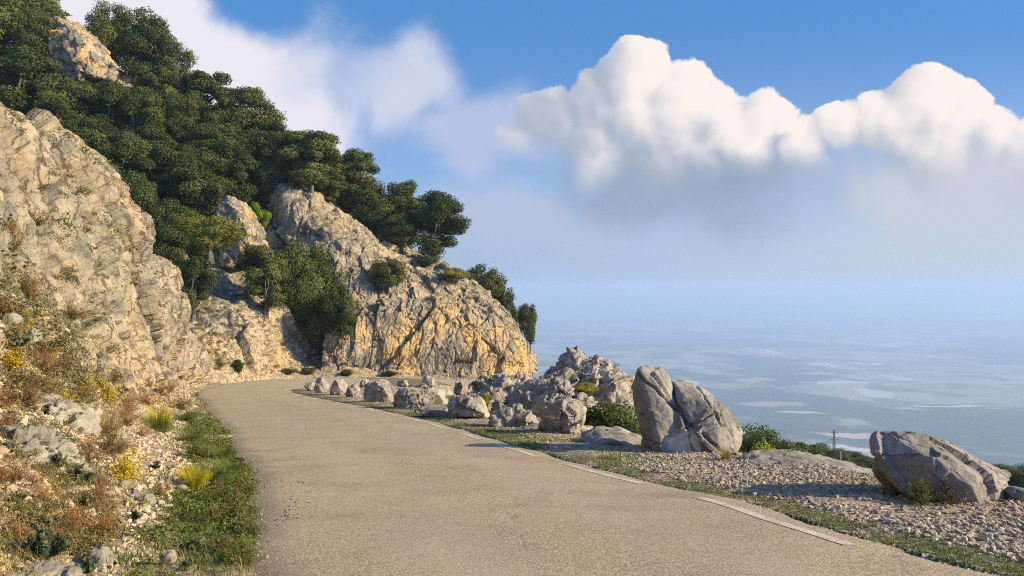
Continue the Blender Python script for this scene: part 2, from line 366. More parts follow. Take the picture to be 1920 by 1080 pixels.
def ground_z(x, y, detail=True):
    p = np.stack([x, y], 1); q3 = np.stack([x, y, x * 0], 1)
    z = np.full(len(x), -1e9)
    near = (np.abs(x) < 90) & (y < 160) & (y > -60)
    far = M_far(x, y)
    pn = p[near]; zn = np.full(len(pn), -1e9)
    wob = fbm(q3[near] * 0.5, 3, 8)
    for lo, hi, wd in ((0, LEG2, 3.7), (LEG2 - 20, nS, 1.2)):
        d, zr, s = poly_dist(pn, Rr[::3], Rz[::3], lo // 3, hi // 3 + 1)
        w_ = wd + 0.55 * wob + np.clip((s * 3 - 180) / 60, 0, 1) * (1.0 if lo == 0 else 0)
        over = np.maximum(d - w_, 0)
        h = zr - 0.03 - 0.02 * np.clip(d, 0, 9) - 1.15 * np.maximum(over - 0.25, 0) - 0.5 * np.minimum(over, 0.25)
        dl = np.maximum(-d - (9.5 if lo == 0 else 9.0), 0); h = h - 0.06 * (d < 0) - 0.3 * dl
        zn = np.maximum(zn, h)
        if lo == 0: wnear = (d > 0) & (d < w_ + 2)
    if detail:
        q = q3[near]; zn = zn + np.where(zn > -13, 0.03, 0.25) * fbm(q * 1.2, 4, 2) * (np.abs(d) > -1)
    z[near] = zn
    return np.maximum(z, far)
def build_ground():
    th = np.concatenate([np.linspace(-180, -36, 60)[:-1], np.linspace(-36, 44, 900), np.linspace(44, 180, 60)[1:]])
    r = np.concatenate([np.geomspace(1.2, 130, 560), np.geomspace(132, 3600, 90)])
    T, RR = np.meshgrid(np.radians(th), r, indexing='ij'); X = (RR * np.sin(T)).ravel(); Y = (RR * np.cos(T)).ravel()
    Z = ground_z(X, Y); dr = poly_dist(np.stack([X, Y], 1), Rr[::4], Rz[::4], 0, nS // 4)[0]
    # stay below the road sheet
    g = np.stack([X, Y, Z], 1).reshape(len(th), len(r), 3)
    steep = 1 - np.abs(gridn(g)[:, :, 2]).ravel()
    addbvh('ground', g, 2)
    me = mesh('ground', g.reshape(-1, 3), gridf(len(th), len(r)), {'edge': dr, 'steep': steep})
    q = mat('ground_soil'); p = q.pos
    ed = attr(q, 'edge'); n1 = q.noise(p, 1.3, 5, 0.65); n2 = q.noise(p, 8.0, 5, 0.65)
    cell = q.voro(p, 16.0, out='Color'); cell2 = q.voro(p, 30.0, out='Color')
    st = q.mix(q.ss(cell, 0.1, 0.9), (0.20, 0.16, 0.115), (0.42, 0.36, 0.27)); st = q.mix(q.ss(cell2, 0.6, 0.9, 0, 0.5), st, (0.36, 0.31, 0.24))
    c = q.mix(q.ss(n2, 0.42, 0.60), st, (0.17, 0.125, 0.075))
    gm = q.ss(q.m('ADD', ed, q.m('MULTIPLY', q.m('SUBTRACT', n1, 0.5), 2.2)), 1.1, 0.2)
    c = q.mix(q.m('MULTIPLY', gm, q.ss(n2, 0.35, 0.6)), c, (0.075, 0.085, 0.025))
    rk = q.mix(n1, (0.24, 0.215, 0.175), (0.40, 0.35, 0.27)); c = q.mix(q.ss(attr(q, 'steep'), 0.12, 0.3), c, q.mix(q.ss(q.noise(p, 0.7, 5, .65), .46, .56), rk, (0.06, 0.065, 0.025)))
    ln = q.v('LENGTH', p, out=1); c = q.mix(q.ss(ln, 90, 160), c, q.mix(q.ss(q.noise(p, 0.05, 6, .65), .50, .60), (0.035, 0.045, 0.018), (0.25, 0.22, 0.16)))
    q.put(q.bsdf.inputs['Base Color'], c)
    hh = q.m('ADD', q.m('MULTIPLY', q.voro(p, 16.0), 0.8), q.m('MULTIPLY', q.voro(p, 30.0), 0.5)); bump(q, hh, 0.03, 0.8)
    link('ground', me, q.m_, kind='structure')
build_ground()

def build_road():
    n = 26; t = np.linspace(0, 1, n)
    D2 = cr(np.column_stack([RS, ZC]), 90)
    r_, l_, z_ = D2[:, 0:2], D2[:, 2:4], D2[:, 4]
    wob = lambda a, s: 0.09 * fbm(np.stack([a[:, 0], a[:, 1], a[:, 0] * 0], 1) * 1.6, 5, s, 0.65)
    dv = r_ - l_; dv /= np.linalg.norm(dv, axis=1, keepdims=True)
    r_ = r_ + dv * wob(r_, 40)[:, None]; l_ = l_ + dv * wob(l_, 50)[:, None]
    g = l_[:, None, :] * (1 - t)[None, :, None] + r_[:, None, :] * t[None, :, None]
    camber = 0.03 * (1 - (2 * t - 1) ** 2)
    Z = z_[:, None] + camber[None, :] + 0.012 * fbm(np.column_stack([g.reshape(-1, 2) * 0.6, np.zeros(g.shape[0] * n)]), 3, 4).reshape(len(z_), n)
    Z[:, 0] -= 0.05; Z[:, -1] -= 0.05
    g = np.dstack([g, Z]); addbvh('road', g, 1)
    link('road', mesh('road', g.reshape(-1, 3), gridf(len(z_), n, True), {'lane': np.tile(t, len(z_))}), M_road, kind='structure')
build_road()
# painted edge line: dashes, then a whole line round the bend
D2 = cr(np.column_stack([RS, ZC]), 60); e_ = D2[:, 0:2]; inn = D2[:, 2:4] - e_; inn /= np.linalg.norm(inn, axis=1, keepdims=True)
wr = np.linalg.norm(D2[:, 2:4] - e_, axis=1)
ys = e_[:, 1]; bend = int(np.argmax(ys > 74))
def line_piece(y0, y1):
    idx = np.arange(len(ys))[(np.arange(len(ys)) < bend + 1)]
    yy_ = np.linspace(y0, y1, max(3, int((y1 - y0) * 6))); V_ = []; tt = []
    for k, y in enumerate(yy_):
        i = np.interp(y, ys[idx], idx); a = int(i); f = i - a
        e = e_[a] * (1 - f) + e_[a + 1] * f; n = inn[a]; z = D2[a, 4] * (1 - f) + D2[a + 1, 4] * f; ww = wr[a]
        for off in (0.44, 0.575):
            t = off / ww; pt = e + n * (off + 0.012 * math.sin(y * 3))
            hz_ = drop(pt[0], pt[1], ('road',)); V_.append((*pt, (hz_[0].z if hz_ else z) + 0.005))
    f = gridf(len(yy_), 2, False); link('road_marking', mesh('road_marking', np.array(V_), f, {'lane': np.full(len(V_), .3)}), M_line, kind='structure')
for y0, y1 in ((3.4, 5.9), (7.35, 10.2), (11.5, 14.05), (15.4, 17.7), (19, 21.3), (22.5, 24.9), (26, 28.3), (29.6, 32), (33.3, 35.8), (37.1, 39.6), (40.9, 43.4), (44.7, 47.2), (48.5, 51), (52.3, 73)):
    line_piece(y0, y1)

# ------------------------------------------------------------------ valley plain far below, and the air above it
def build_plain():
    r = np.geomspace(900, 90000, 160); th = np.linspace(0, 2 * np.pi, 241)
    T, RR = np.meshgrid(th, r, indexing='ij'); X = (RR * np.sin(T)).ravel(); Y = (RR * np.cos(T)).ravel()
    q = np.stack([X, Y, X * 0], 1); Z = -800 + 28 * fbm(q / 2600, 4, 21) + 10 * fbm(q / 700, 3, 5)
    me = mesh('valley_plain', np.stack([X, Y, Z], 1), gridf(len(th), len(r)))
    q = mat('fields_and_woods'); p = q.v('SCALE', q.pos, None, 0.001)
    pw_ = q.v('ADD', q.v('MULTIPLY', p, (1.0, 0.8, 0)), q.v('SCALE', q.noise(p, 1.2, 4, 0.6, out=1), None, 0.5))
    f = q.voro(pw_, 3.6, out='Color'); big = q.noise(p, 0.33, 5, 0.6)
    sp = q.n('ShaderNodeSeparateColor'); q.put(sp.inputs[0], f)
    fld = q.mix(sp.outputs[0], (0.36, 0.32, 0.22), (0.12, 0.15, 0.06)); fld = q.mix(q.ss(sp.outputs[1], 0.88, 0.94), fld, (0.42, 0.26, 0.18)); fld = q.mix(q.ss(sp.outputs[2], 0.93, 0.98), fld, (0.48, 0.46, 0.42))
    wood = q.mix(q.noise(p, 6.0, 4), (0.022, 0.038, 0.016), (0.05, 0.065, 0.026))
    k = q.ss(q.m('ADD', big, q.m('MULTIPLY', q.m('SUBTRACT', q.noise(p, 2.2, 5, .6), .5), .35)), 0.465, 0.54)
    c = q.mix(k, wood, fld)
    tw = q.m('MULTIPLY', q.ss(q.noise(q.v('MULTIPLY', p, (0.8, 0.35, 0)), 1.3, 3, 0.5), 0.62, 0.68), q.ss(q.voro(p, 14.0, out='Color'), 0.4, 0.6))
    c = q.mix(tw, c, (0.6, 0.57, 0.5))
    for (px_, py_, rx, ry, colr) in ((1625, 812, 330, 70, (0.62, 0.42, 0.28)), (1570, 717, 420, 60, (0.6, 0.58, 0.54)), (1775, 756, 330, 50, (0.6, 0.58, 0.54)), (1447, 754, 260, 150, (0.45, 0.27, 0.2)), (1600, 836, 150, 60, (0.6, 0.58, 0.55)), (1500, 770, 160, 60, (0.5, 0.48, 0.42))):
        Yq = 800 / ((py_ - 540) / FPX); Xq = (px_ - 960) / FPX * Yq
        dq = q.v('LENGTH', q.v('DIVIDE', q.v('SUBTRACT', q.v('ADD', q.pos, q.v('SCALE', q.v('SUBTRACT', q.noise(p, 5.0, 4, .6, out=1), (.5, .5, .5)), None, 260.0)), (Xq, Yq, -800)), (rx, ry, 1e5)), out=1)
        c = q.mix(q.ss(dq, 1.0, 0.7, 0.0, 0.85), c, colr)
    q.put(q.bsdf.inputs['Base Color'], c); link('valley_plain', me, q.m_, kind='structure')
build_plain()
def build_haze():
    hx, z0, z1 = 120000.0, -860.0, 75.0
    v = np.array([(x, y, z) for z in (z0, z1) for y in (-hx, hx) for x in (-hx, hx)])
    f = np.array([(0, 2, 3, 1), (4, 5, 7, 6), (0, 1, 5, 4), (2, 6, 7, 3), (0, 4, 6, 2), (1, 3, 7, 5)])
    m = bpy.data.materials.new('air'); m.use_nodes = True; t = m.node_tree; t.nodes.clear()
    pv_ = t.nodes.new('ShaderNodeVolumePrincipled'); o = t.nodes.new('ShaderNodeOutputMaterial'); t.links.new(pv_.outputs[0], o.inputs[1])
    pv_.inputs['Color'].default_value = (0.43, 0.60, 0.83, 1); pv_.inputs['Density'].default_value = 1.55e-4; pv_.inputs['Anisotropy'].default_value = 0.1
    link('haze', mesh('haze', v, f, smooth=False), m, kind='stuff', label='pale blue haze over the valley')
HAZE = True
if HAZE: build_haze()
# ------------------------------------------------------------------ cliffs and wooded slope
def loft(ctrl, ns, nr, srow=None):
    """ctrl[stations][rows] points -> dense grid; returns grid (a,b,3) and parameters"""
    c = np.asarray(ctrl, float); S, Q = c.shape[:2]
    ts = np.interp(np.linspace(0, 1, ns), np.linspace(0, 1, S) if srow is None else srow, np.arange(S))
    g = cr(c, ts); tr = np.linspace(0, Q - 1, nr)
    g = cr(g.transpose(1, 0, 2), tr).transpose(1, 0, 2); return g, ts, tr
def rocky(g, amp, scales, amps, s, rot=None, stretch=(1, 1, 1), big=None, fade=None, smoothn=True):
    n = gridn(g); 
    if smoothn:                                        # displace along softened normals
        for _ in range(6):
            n[1:-1, 1:-1] = (n[:-2, 1:-1] + n[2:, 1:-1] + n[1:-1, :-2] + n[1:-1, 2:] + n[1:-1, 1:-1]) / 5
        n /= np.linalg.norm(n, axis=2, keepdims=True) + 1e-9
    p = g.reshape(-1, 3); d = rockdisp(p, scales, amps, s, stretch=stretch, rot=rot)
    if big: d = d + big[1] * fbm(p / big[0], 3, s + 77)
    d = (d + 0.03 * fbm(p * 2.5, 4, s + 3)).reshape(g.shape[:2]) * amp
    return g + n * d[:, :, None], d
def st(E, nrm, prof):
    E = np.array(E, float); nrm = np.array([*nrm, 0.0]) / math.hypot(*nrm)
    return [E + nrm * o + np.array([0, 0, h]) for o, h in prof]
def zr(y): return -1.6 - 0.107 * y
def build_near_cliff():
    n0 = (-0.94, -0.35)
    K = [
     st((2.6, -6, -.96), n0, [(-.5, -.10), (.8, .0), (1.8, .25), (3.2, .8), (4.6, 2.2), (6.5, 5), (10, 10), (15, 15), (26, 19)]),
     st((.3, 0, -1.6), n0, [(-.5, -.10), (.8, .0), (1.8, .25), (3.2, .8), (4.6, 2.2), (6.5, 5), (10, 10), (15, 15), (26, 19)]),
     st((-2.05, 6.3, zr(6.3)), n0, [(-.4, -.10), (.8, .0), (1.7, .22), (2.8, .65), (4.2, 1.9), (6, 4.4), (9, 9), (13, 14), (24, 18)]),
     st((-3.2, 9.8, zr(9.8)), n0, [(-.4, -.10), (.9, .03), (1.8, .3), (2.8, .85), (4.0, 2.2), (5.6, 4.7), (8.2, 9.4), (12, 14.2), (23, 18)]),
     st((-4.36, 13.3, zr(13.3)), n0, [(-.4, -.10), (.9, .03), (1.9, .38), (2.9, 1.0), (4.0, 2.3), (5.5, 4.9), (8, 9.6), (11.6, 14.6), (22, 18)]),
     st((-5.9, 16.8, zr(16.8)), n0, [(-.4, -.10), (.9, .04), (2.0, .45), (3.0, 1.1), (4.0, 2.4), (5.3, 4.9), (7.6, 9.6), (11, 15), (21, 18)]),
     st((-8.6, 23.5, zr(23.5)), n0, [(-.4, -.10), (.9, .05), (2.1, .55), (3.0, 1.3), (4.0, 3.0), (5.2, 5.6), (7.2, 9.8), (10.5, 15), (20, 17.5)]),
     st((-12.7, 33.3, zr(33.3)), n0, [(-.4, -.10), (.9, .05), (2.1, .55), (2.8, 1.6), (3.8, 4.0), (5.0, 7.0), (7.0, 10.3), (9.8, 14), (17, 16.5)]),
     st((-15.2, 40, zr(40)), n0, [(-.4, -.10), (.9, .05), (2.0, .5), (2.5, 1.8), (3.4, 4.6), (4.6, 8.0), (6.4, 11.1), (8.8, 13.6), (14, 15)]),
     st((-17.8, 46, zr(46)), n0, [(-.4, -.10), (1.1, .05), (2.0, .4), (2.6, 1.8), (3.5, 4.8), (4.6, 8.2), (6.0, 11.6), (8.0, 13.9), (12, 15.4)]),
     st((-20.3, 52, zr(52)), n0, [(-.4, -.10), (1.3, .05), (2.2, .4), (2.8, 1.8), (3.5, 4.9), (4.2, 8.6), (5.2, 12.3), (6.6, 14.6), (10, 15)]),
     st((-22.2, 56.5, zr(56.5)), n0, [(-.4, -.10), (1.4, .05), (2.2, .4), (2.7, 1.7), (3.2, 5.0), (3.7, 9.0), (4.2, 12.4), (5.3, 14.0), (9, 14.2)]),
     st((-24.4, 61.5, -8.15), n0, [(-.4, -.10), (1.3, .05), (1.9, .4), (2.3, 1.6), (2.6, 4.4), (2.9, 7.6), (3.3, 10.4), (4.2, 11.8), (8, 12)]),
     st((-26.2, 67, -8.7), (-.95, -.3), [(-.4, -.10), (1.1, .05), (1.4, .4), (1.6, 1.5), (1.8, 4.0), (2.0, 6.6), (2.4, 8.6), (3.8, 9.6), (8, 9.5)]),
     st((-27.6, 73, -9.1), (-.99, -.1), [(-.4, -.10), (1.0, .05), (1.3, .4), (1.6, 1.2), (1.9, 2.8), (2.2, 4.6), (2.7, 6.0), (4, 6.8), (9, 6.5)]),
     st((-28.2, 79, -9.45), (-1, .1), [(-.4, -.10), (1.1, .05), (2.2, .3), (3.2, .7), (4.4, 1.4), (6, 2.2), (8, 3.0), (10, 3.4), (13, 3)]),
    ]
    sr = np.array([0, .05, .12, .20, .28, .35, .45, .57, .65, .72, .79, .85, .90, .945, .975, 1.0])
    g, ts, tr = loft(K, 950, 520, sr)
    row = tr[None, :] * np.ones((len(ts), 1))
    # rock is strongest on the face, slight on the verge and scree
    S = ts[:, None] * np.ones((1, len(tr)))
    foot = np.interp(S, [0, 4, 6, 8, 15], [3.3, 3.3, 3.0, 2.2, 2.2])
    amp = np.clip((row - foot + 0.5) / 0.8, 0.0, 1.0); amp = 0.03 + amp * (0.75 + 0.25 * np.clip((S - 4) / 4, 0, 1))
    nearness = np.clip((S - 3) / 6, 0, 1)
    rot = basis((-.35, .94, .1), (.47, .17, -.85))
    gg, d = rocky(g, amp, (6.5, 2.9, 1.3, 0.6, 0.27), (1.35, 0.75, 0.20, 0.07, 0.025), 100, rot, (1.1, 0.85, 1.0), (6, 0.35))
    gg[:, :, 2] += 0.05 * (1 - np.clip(amp, 0, 1)) * fbm(g.reshape(-1, 3) * 1.5, 3, 12).reshape(g.shape[:2])
    soil = np.clip(1.25 - (row - foot + 0.35) / 0.5, 0, 1)
    # loose earth and dry grass hollows high on the near slope
    nb = fbm(g.reshape(-1, 3) / 4.0, 4, 55).reshape(g.shape[:2])
    soil = np.clip(np.maximum(soil, np.clip((nb - 0.02) * 3, 0, 1) * np.interp(S, [0, 6, 8, 9.5, 15], [1.0, 1.0, .6, 0.12, 0.2])), 0, 1)
    och = 0.22 + 0.5 * np.clip(1.5 - (row - foot), 0, 1)
    addbvh('near_cliff', gg, 3)
    link('cliff', mesh('cliff', gg.reshape(-1, 3), gridf(*gg.shape[:2]), {'soil': soil, 'ochre': och}), M_cliff, kind='structure')
build_near_cliff()

def build_wooded_slope():
    rows = [
     [(-150,790,74),(100,775,76),(250,742,78),(322,722,84),(400,713,88),(470,711,91),(560,709,94),(680,708,98),(800,706,106),(900,700,112),(1000,700,116)],
     [(-150,700,78),(90,690,80),(240,690,83),(335,672,87.5),(405,660,92),(490,655,96),(580,655,99),(690,650,103),(800,650,110),(900,660,115),(1010,690,119)],
     [(-150,600,82),(60,560,85),(230,600,88),(325,605,92),(400,590,97),(500,590,101),(600,600,104),(700,600,107),(800,600,113),(900,620,117),(1012,680,121)],
     [(-200,420,90),(30,430,93),(200,500,95),(320,520,98),(410,490,103),(510,490,107),(620,510,109),(710,540,112),(800,560,116),(900,590,119),(1008,670,122)],
     [(-250,260,99),(0,330,101),(210,390,104),(330,410,107),(420,390,111),(520,400,114),(640,440,116),(730,490,118),(810,530,119),(905,575,120),(1002,662,123)],
     [(-250,120,107),(-20,210,110),(200,270,113),(330,300,116),(430,310,119),(530,336,121),(650,388,121),(740,462,121),(820,512,121),(905,562,121),(995,655,123)],
     [(-300,-60,115),(-60,50,118),(180,135,121),(330,215,124),(440,270,126),(540,314,127),(660,376,126),(745,450,124),(825,500,123),(900,555,122),(985,650,124)],
     [(-300,-80,125),(-60,35,128),(180,130,131),(330,215,133),(440,275,134),(540,335,134),(660,400,132),(745,465,129),(825,515,127),(900,570,125),(980,665,127)],
     [(-300,100,150),(-60,160,150),(180,250,150),(330,330,150),(440,380,150),(540,440,148),(660,500,145),(745,560,140),(825,620,136),(895,660,134),(960,760,134)],
    ]
    ad = np.zeros((9, 11)); ad[1:, 6:] = 7; ad[1:, 5] = 2; ad[2, 5] = 0; ad[1, 5] = -3; ad[2, 5] = -3; ad[:3, 3] = (-2, -3, -4); ad[:3, 4] = (-2.5, -4.5, -5); ad[0, 5] = -2
    rows = [[(x, y, Y + ad[i, j]) for j, (x, y, Y) in enumerate(r)] for i, r in enumerate(rows)]
    K = np.array([[P(*q) for q in r] for r in rows]).transpose(1, 0, 2)
    K[:, 0, 2] -= 0.8
    g, ts, tr = loft(K, 520, 420)
    row = tr[None, :] * np.ones((len(ts), 1)); S = ts[:, None] * np.ones((1, len(tr)))
    amp = 0.12 + 0.75 * np.clip((row - 0.25) / 0.5, 0, 1)
    gg, d = rocky(g, amp, (5.0, 2.3, 1.0), (0.85, 0.42, 0.2), 300, basis((.75, .2, .6), (.62, -.3, -.72)), (1.2, 0.8, 1.0), (9, 0.8))
    p = g.reshape(-1, 3); nb = fbm(p / 5.0, 4, 66).reshape(g.shape[:2])
    soil = np.clip(0.45 + nb * 1.2 + 0.18 * np.clip(3.2 - row, 0, 1) + 0.25 * np.clip(row - 1.5, 0, 1), 0, 1); soil = np.where(row < 0.35, 0.9, soil)
    # the bare rib under the trees and the knob at the head of the slope are rock
    pxx = 960 + g[:, :, 0] / g[:, :, 1] * FPX; pyy = 540 - g[:, :, 2] / g[:, :, 1] * FPX
    for (cx_, cy_, rx, ry) in ((140, 80, 75, 60), (440, 410, 50, 55), (430, 540, 60, 40), (620, 390, 90, 50)):
        k = np.clip(1.6 - np.hypot((pxx - cx_) / rx, (pyy - cy_) / ry), 0, 1); soil = soil * (1 - k)
    och = np.clip(1.3 - row * 0.6, 0.1, 1)
    addbvh('slope', gg, 3)
    link('hillside', mesh('hillside', gg.reshape(-1, 3), gridf(*gg.shape[:2]), {'soil': soil, 'ochre': och}), M_cliff, kind='structure')
build_wooded_slope()

def build_far_cliff():
    # columns from left to right, then round the end; rows from the road up
    cols = [
     [(600,712,91.5),(602,700,94),(606,670,96),(612,640,98),(620,600,100),(600,540,102),(560,480,104),(520,430,106),(500,380,109),(495,360,113)],
     [(640,712,92),(643,700,95),(648,660,96.2),(652,620,97),(655,585,98),(645,540,100),(610,480,102.5),(560,405,105),(522,345,107.5),(510,342,113)],
     [(680,712,92.5),(684,700,96),(688,655,97),(692,615,97.8),(694,580,98.8),(690,540,101),(665,485,103.5),(620,425,106),(580,362,109),(570,355,114)],
     [(730,713,93),(733,701,97),(736,650,98),(740,610,99),(742,575,100),(740,545,102.3),(722,505,105),(690,462,107.5),(650,410,110),(640,398,115)],
     [(780,713,94),(783,702,98.2),(785,650,99.3),(788,605,100.2),(790,570,101.4),(788,545,103.8),(776,520,106.5),(755,490,109),(715,455,111.5),(708,448,116)],
     [(830,714,95),(833,703,99.5),(835,650,100.5),(836,605,101.5),(836,572,102.7),(834,550,105),(828,532,107.5),(815,512,110),(790,488,112.5),(785,480,117)],
     [(880,715,96),(882,704,100.8),(883,655,101.9),(883,615,103),(880,585,104.2),(875,560,106.4),(870,542,108.8),(862,520,111),(848,503,113.2),(845,502,117.5)],
     [(925,716,97.5),(928,704,102.2),(928,660,103.3),(925,622,104.4),(922,592,105.6),(918,575,107.6),(913,560,109.8),(905,545,111.8),(897,535,113.8),(895,537,118)],
     [(962,716,98.5),(962,704,103.8),(961,668,104.8),(958,640,105.8),(955,612,106.8),(951,596,108.6),(946,584,110.6),(940,572,112.4),(933,564,114.2),(930,566,118.5)],
     [(985,715,100),(984,703,105.5),(981,675,106.2),(976,652,107),(971,632,108),(966,615,109.6),(961,604,111.4),(955,594,113),(948,586,114.8),(944,588,119)],
     [(996,714,103),(991,702,109),(986,682,110),(981,662,111),(977,645,112),(972,632,113.2),(966,622,114.6),(960,612,116),(952,602,117),(948,604,120)],
     [(990,720,112),(984,705,116),(980,690,117),(976,676,118),(972,662,119),(967,650,120),(962,640,121),(955,630,121.5),(948,620,122),(944,622,124)],
    ]
    cols = [[(x, y, Y + (6 if k > 0 else 0.5)) for k, (x, y, Y) in enumerate(c)] for c in cols]
    K = np.array([[P(*q) for q in c] for c in cols])
    K[:, 0, 2] -= 0.5
    g, ts, tr = loft(K, 620, 460)
    row = tr[None, :] * np.ones((len(ts), 1)); S = ts[:, None] * np.ones((1, len(tr)))
    amp = 0.06 + 0.9 * np.clip((row - 0.8) / 0.4, 0, 1)
    gg, d = rocky(g, amp, (4.4, 2.0, 0.9, 0.45), (0.75, 0.36, 0.15, 0.05), 500, rotm('Y', 12), (1.3, 1, 0.55), (8, 0.5))
    nb = fbm(g.reshape(-1, 3) / 3.5, 4, 91).reshape(g.shape[:2])
    soil = np.where(row < 0.9, 0.9, np.clip((row - 4.2) / 1.2, 0, 0.45) + 0.35 * np.clip(nb, 0, 1) * np.clip(row - 3.5, 0, 1))
    och = np.clip(2.8 - 0.5 * row, 0.2, 2.2)
    addbvh('far_cliff', gg, 3)
    link('far_cliff', mesh('far_cliff', gg.reshape(-1, 3), gridf(*gg.shape[:2], True), {'soil': soil, 'ochre': och}), M_cliff, kind='structure')
build_far_cliff()
# ------------------------------------------------------------------ boulders and outcrops
import bmesh
def hull_mesh(hulls, voxel):
    bm = bmesh.new()
    for pts in hulls:
        b = bmesh.new()
        for p in pts: b.verts.new(tuple(p))
        r = bmesh.ops.convex_hull(b, input=b.verts)
        bmesh.ops.delete(b, geom=[e for e in r['geom_interior'] if isinstance(e, bmesh.types.BMVert)], context='VERTS')
        t = bpy.data.meshes.new("t"); b.to_mesh(t); b.free(); bm.from_mesh(t); bpy.data.meshes.remove(t)
    me = bpy.data.meshes.new("t"); bm.to_mesh(me); bm.free()
    o = bpy.data.objects.new("t", me); col.objects.link(o)
    m = o.modifiers.new("r", 'REMESH'); m.mode = 'VOXEL'; m.voxel_size = voxel
    s = o.modifiers.new("s", 'SMOOTH'); s.iterations = 1; s.factor = 0.4
    dg = bpy.context.evaluated_depsgraph_get(); e = o.evaluated_get(dg).to_mesh()
    n = len(e.vertices); v = np.empty(n * 3, np.float32); e.vertices.foreach_get('co', v)
    nn = np.empty(n * 3, np.float32); e.vertices.foreach_get('normal', nn)
    L = np.empty(len(e.loops), np.int32); e.loops.foreach_get('vertex_index', L)
    cnt = np.empty(len(e.polygons), np.int32); e.polygons.foreach_get('loop_total', cnt)
    if (cnt == 4).all(): f = L.reshape(-1, 4)
    else:
        f = []; i = 0
        for c in cnt: f.append(list(L[i:i + c]) + [L[i]] * 0 if c == 4 else [L[i], L[i + 1], L[i + 2], L[i + 2]]); i += c
        f = np.array(f)
    bpy.data.objects.remove(o, do_unlink=True); bpy.data.meshes.remove(me)
    return v.reshape(-1, 3).astype(float), nn.reshape(-1, 3).astype(float), f
def rock(name, hulls, voxel, scales, amps, seed, material, label, category, group=None, scar=None, cuts=(), rot=None, stretch=(1, 1, 1), fine=0.012, loc=None, chips=0, cmin=0.80):
    v, n, f = hull_mesh(hulls, voxel)
    rc = np.random.default_rng(seed); c0 = (v.max(0) + v.min(0)) / 2; hs = (v.max(0) - v.min(0)) / 2
    for _ in range(chips):
        d = rc.normal(size=3); d /= np.linalg.norm(d); q_ = (v - c0) / hs; t_ = q_ @ d; off = t_.max() * rc.uniform(cmin, max(.96, cmin + .02)); m_ = t_ > off
        q_[m_] -= np.outer(t_[m_] - off, d); v = c0 + q_ * hs
    d = rockdisp(v, scales, amps, seed, rot=rot, stretch=stretch, warp=0.15, crack=0.02)
    d = d + fine * fbm(v * 7, 4, seed + 2) + fine * 2 * fbm(v * 2.2, 3, seed + 4)
    for (a, b, wd, dp) in cuts:                          # clefts: a is a point, b the plane normal
        dist = np.abs((v - np.array(a)) @ (np.array(b) / np.linalg.norm(b)) + 0.06 * fbm(v * 3, 3, seed + 9))
        d = d - dp * np.clip(1 - dist / wd, 0, 1) ** 1.5
    sc = np.zeros(len(v))
    for (c, r) in (scar or ()): sc = np.maximum(sc, np.clip((r - np.linalg.norm((v - c) * np.array([1, 0.5, 1]), axis=1) + 0.05 * fbm(v * 6, 3, 1)) / 0.04, 0, 1))
    d = d - 0.02 * sc
    v = v + n * d[:, None]
    if name == 'rock_outcrop': BV['outcrop%d' % seed] = BVHTree.FromPolygons(v.tolist(), f.tolist())
    base = np.array([v[:, 0].mean(), v[:, 1].mean(), v[:, 2].min()]) if loc is None else np.array(loc)
    o = link(name, mesh(name, v - base, f, {'scar': sc, 'ochre': np.ones(len(v)), 'soil': np.zeros(len(v))}), material, label=label, category=category)
    o.location = base
    if group: o['group'] = group
    return o
def outline_hull(pts, Y, front, back, shrink=0.8, lean=0.0):
    """outline in pixels at distance Y, with a fuller middle plane and smaller front and back faces"""
    pts = np.array(pts, float); c = pts.mean(0); o = []
    zmin = pts[:, 1].max()
    rr = random.Random(int(pts.sum()))
    for p in pts:
        o.append(P(p[0], p[1], Y))
        for dy, sh in ((-front * rr.uniform(.7, 1.1), shrink * rr.uniform(.72, 1.1)), (back, shrink)):
            q = c + (p - c) * sh
            if p[1] > c[1]: q[1] = p[1]                  # the foot stays on the ground
            w_ = P(q[0], q[1], Y); w_[1] += dy; o.append(w_)
    return o
# big split boulder: a leaning slab on the left and a rounded mass on the right
Yb = 16.6
def B(x, y, d): q = P(x, y, Yb); q[1] += d; return q
slab = [B(1197,690,.1), B(1219,687,.2), B(1243,697,.3), B(1268,720,.35), B(1266,760,.0), B(1262,806,-.35), B(1240,852,-.55), B(1216,842,-.1), B(1200,792,.2), B(1188,743,.25),
        B(1205,700,.8), B(1262,725,1.1), B(1225,850,1.1), B(1265,850,1.2), B(1215,735,-.12), B(1245,745,-.15), B(1228,830,-.5)]
mass = [B(1256,726,.45), B(1250,775,.2), B(1262,722,.9), B(1269,720,.3), B(1292,720,.35), B(1318,729,.3), B(1350,750,.25), B(1378,778,.2), B(1399,812,.2), B(1397,832,.1), B(1378,850,.0), B(1340,858,-.5), B(1291,856,-.65), B(1250,856,-.6),
        B(1280,745,-.1), B(1325,752,-.25), B(1300,790,-.5), B(1268,800,-.45), B(1345,800,-.45), B(1375,820,-.3),
        B(1275,735,1.1), B(1330,745,1.2), B(1385,810,1.0), B(1390,848,.9), B(1270,856,1.2)]
wedge = [B(1290,792,-.55), B(1322,757,-.30), B(1345,770,-.38), B(1372,838,-.32), B(1366,851,-.40), B(1332,846,-.72), B(1300,820,-.72), B(1330,800,-.66)]
hb = lambda x, y: B(x, y, -.55)
boulder_big = rock('boulder', [slab, mass, wedge], 0.026, (0.75, 0.33), (0.06, 0.022), 11, M_boulder,
    'biggest grey boulder, tall pointed slab split by a deep crack from a rounded mass', 'boulder', 'boulders lined up along the road edge',
    scar=[(B(1272, 824, -.6), 0.34)], cuts=[(B(1268,760,0), (1, .25, .06), .035, .13), (B(1300,800,-.5), (.75, 0, .75), .04, .13), (B(1345,800,-.4), (1, 0, .45), .03, .09), (B(1330,765,-.3), (.5, 0, -.9), .03, .09)], fine=0.009, chips=8, cmin=.965)
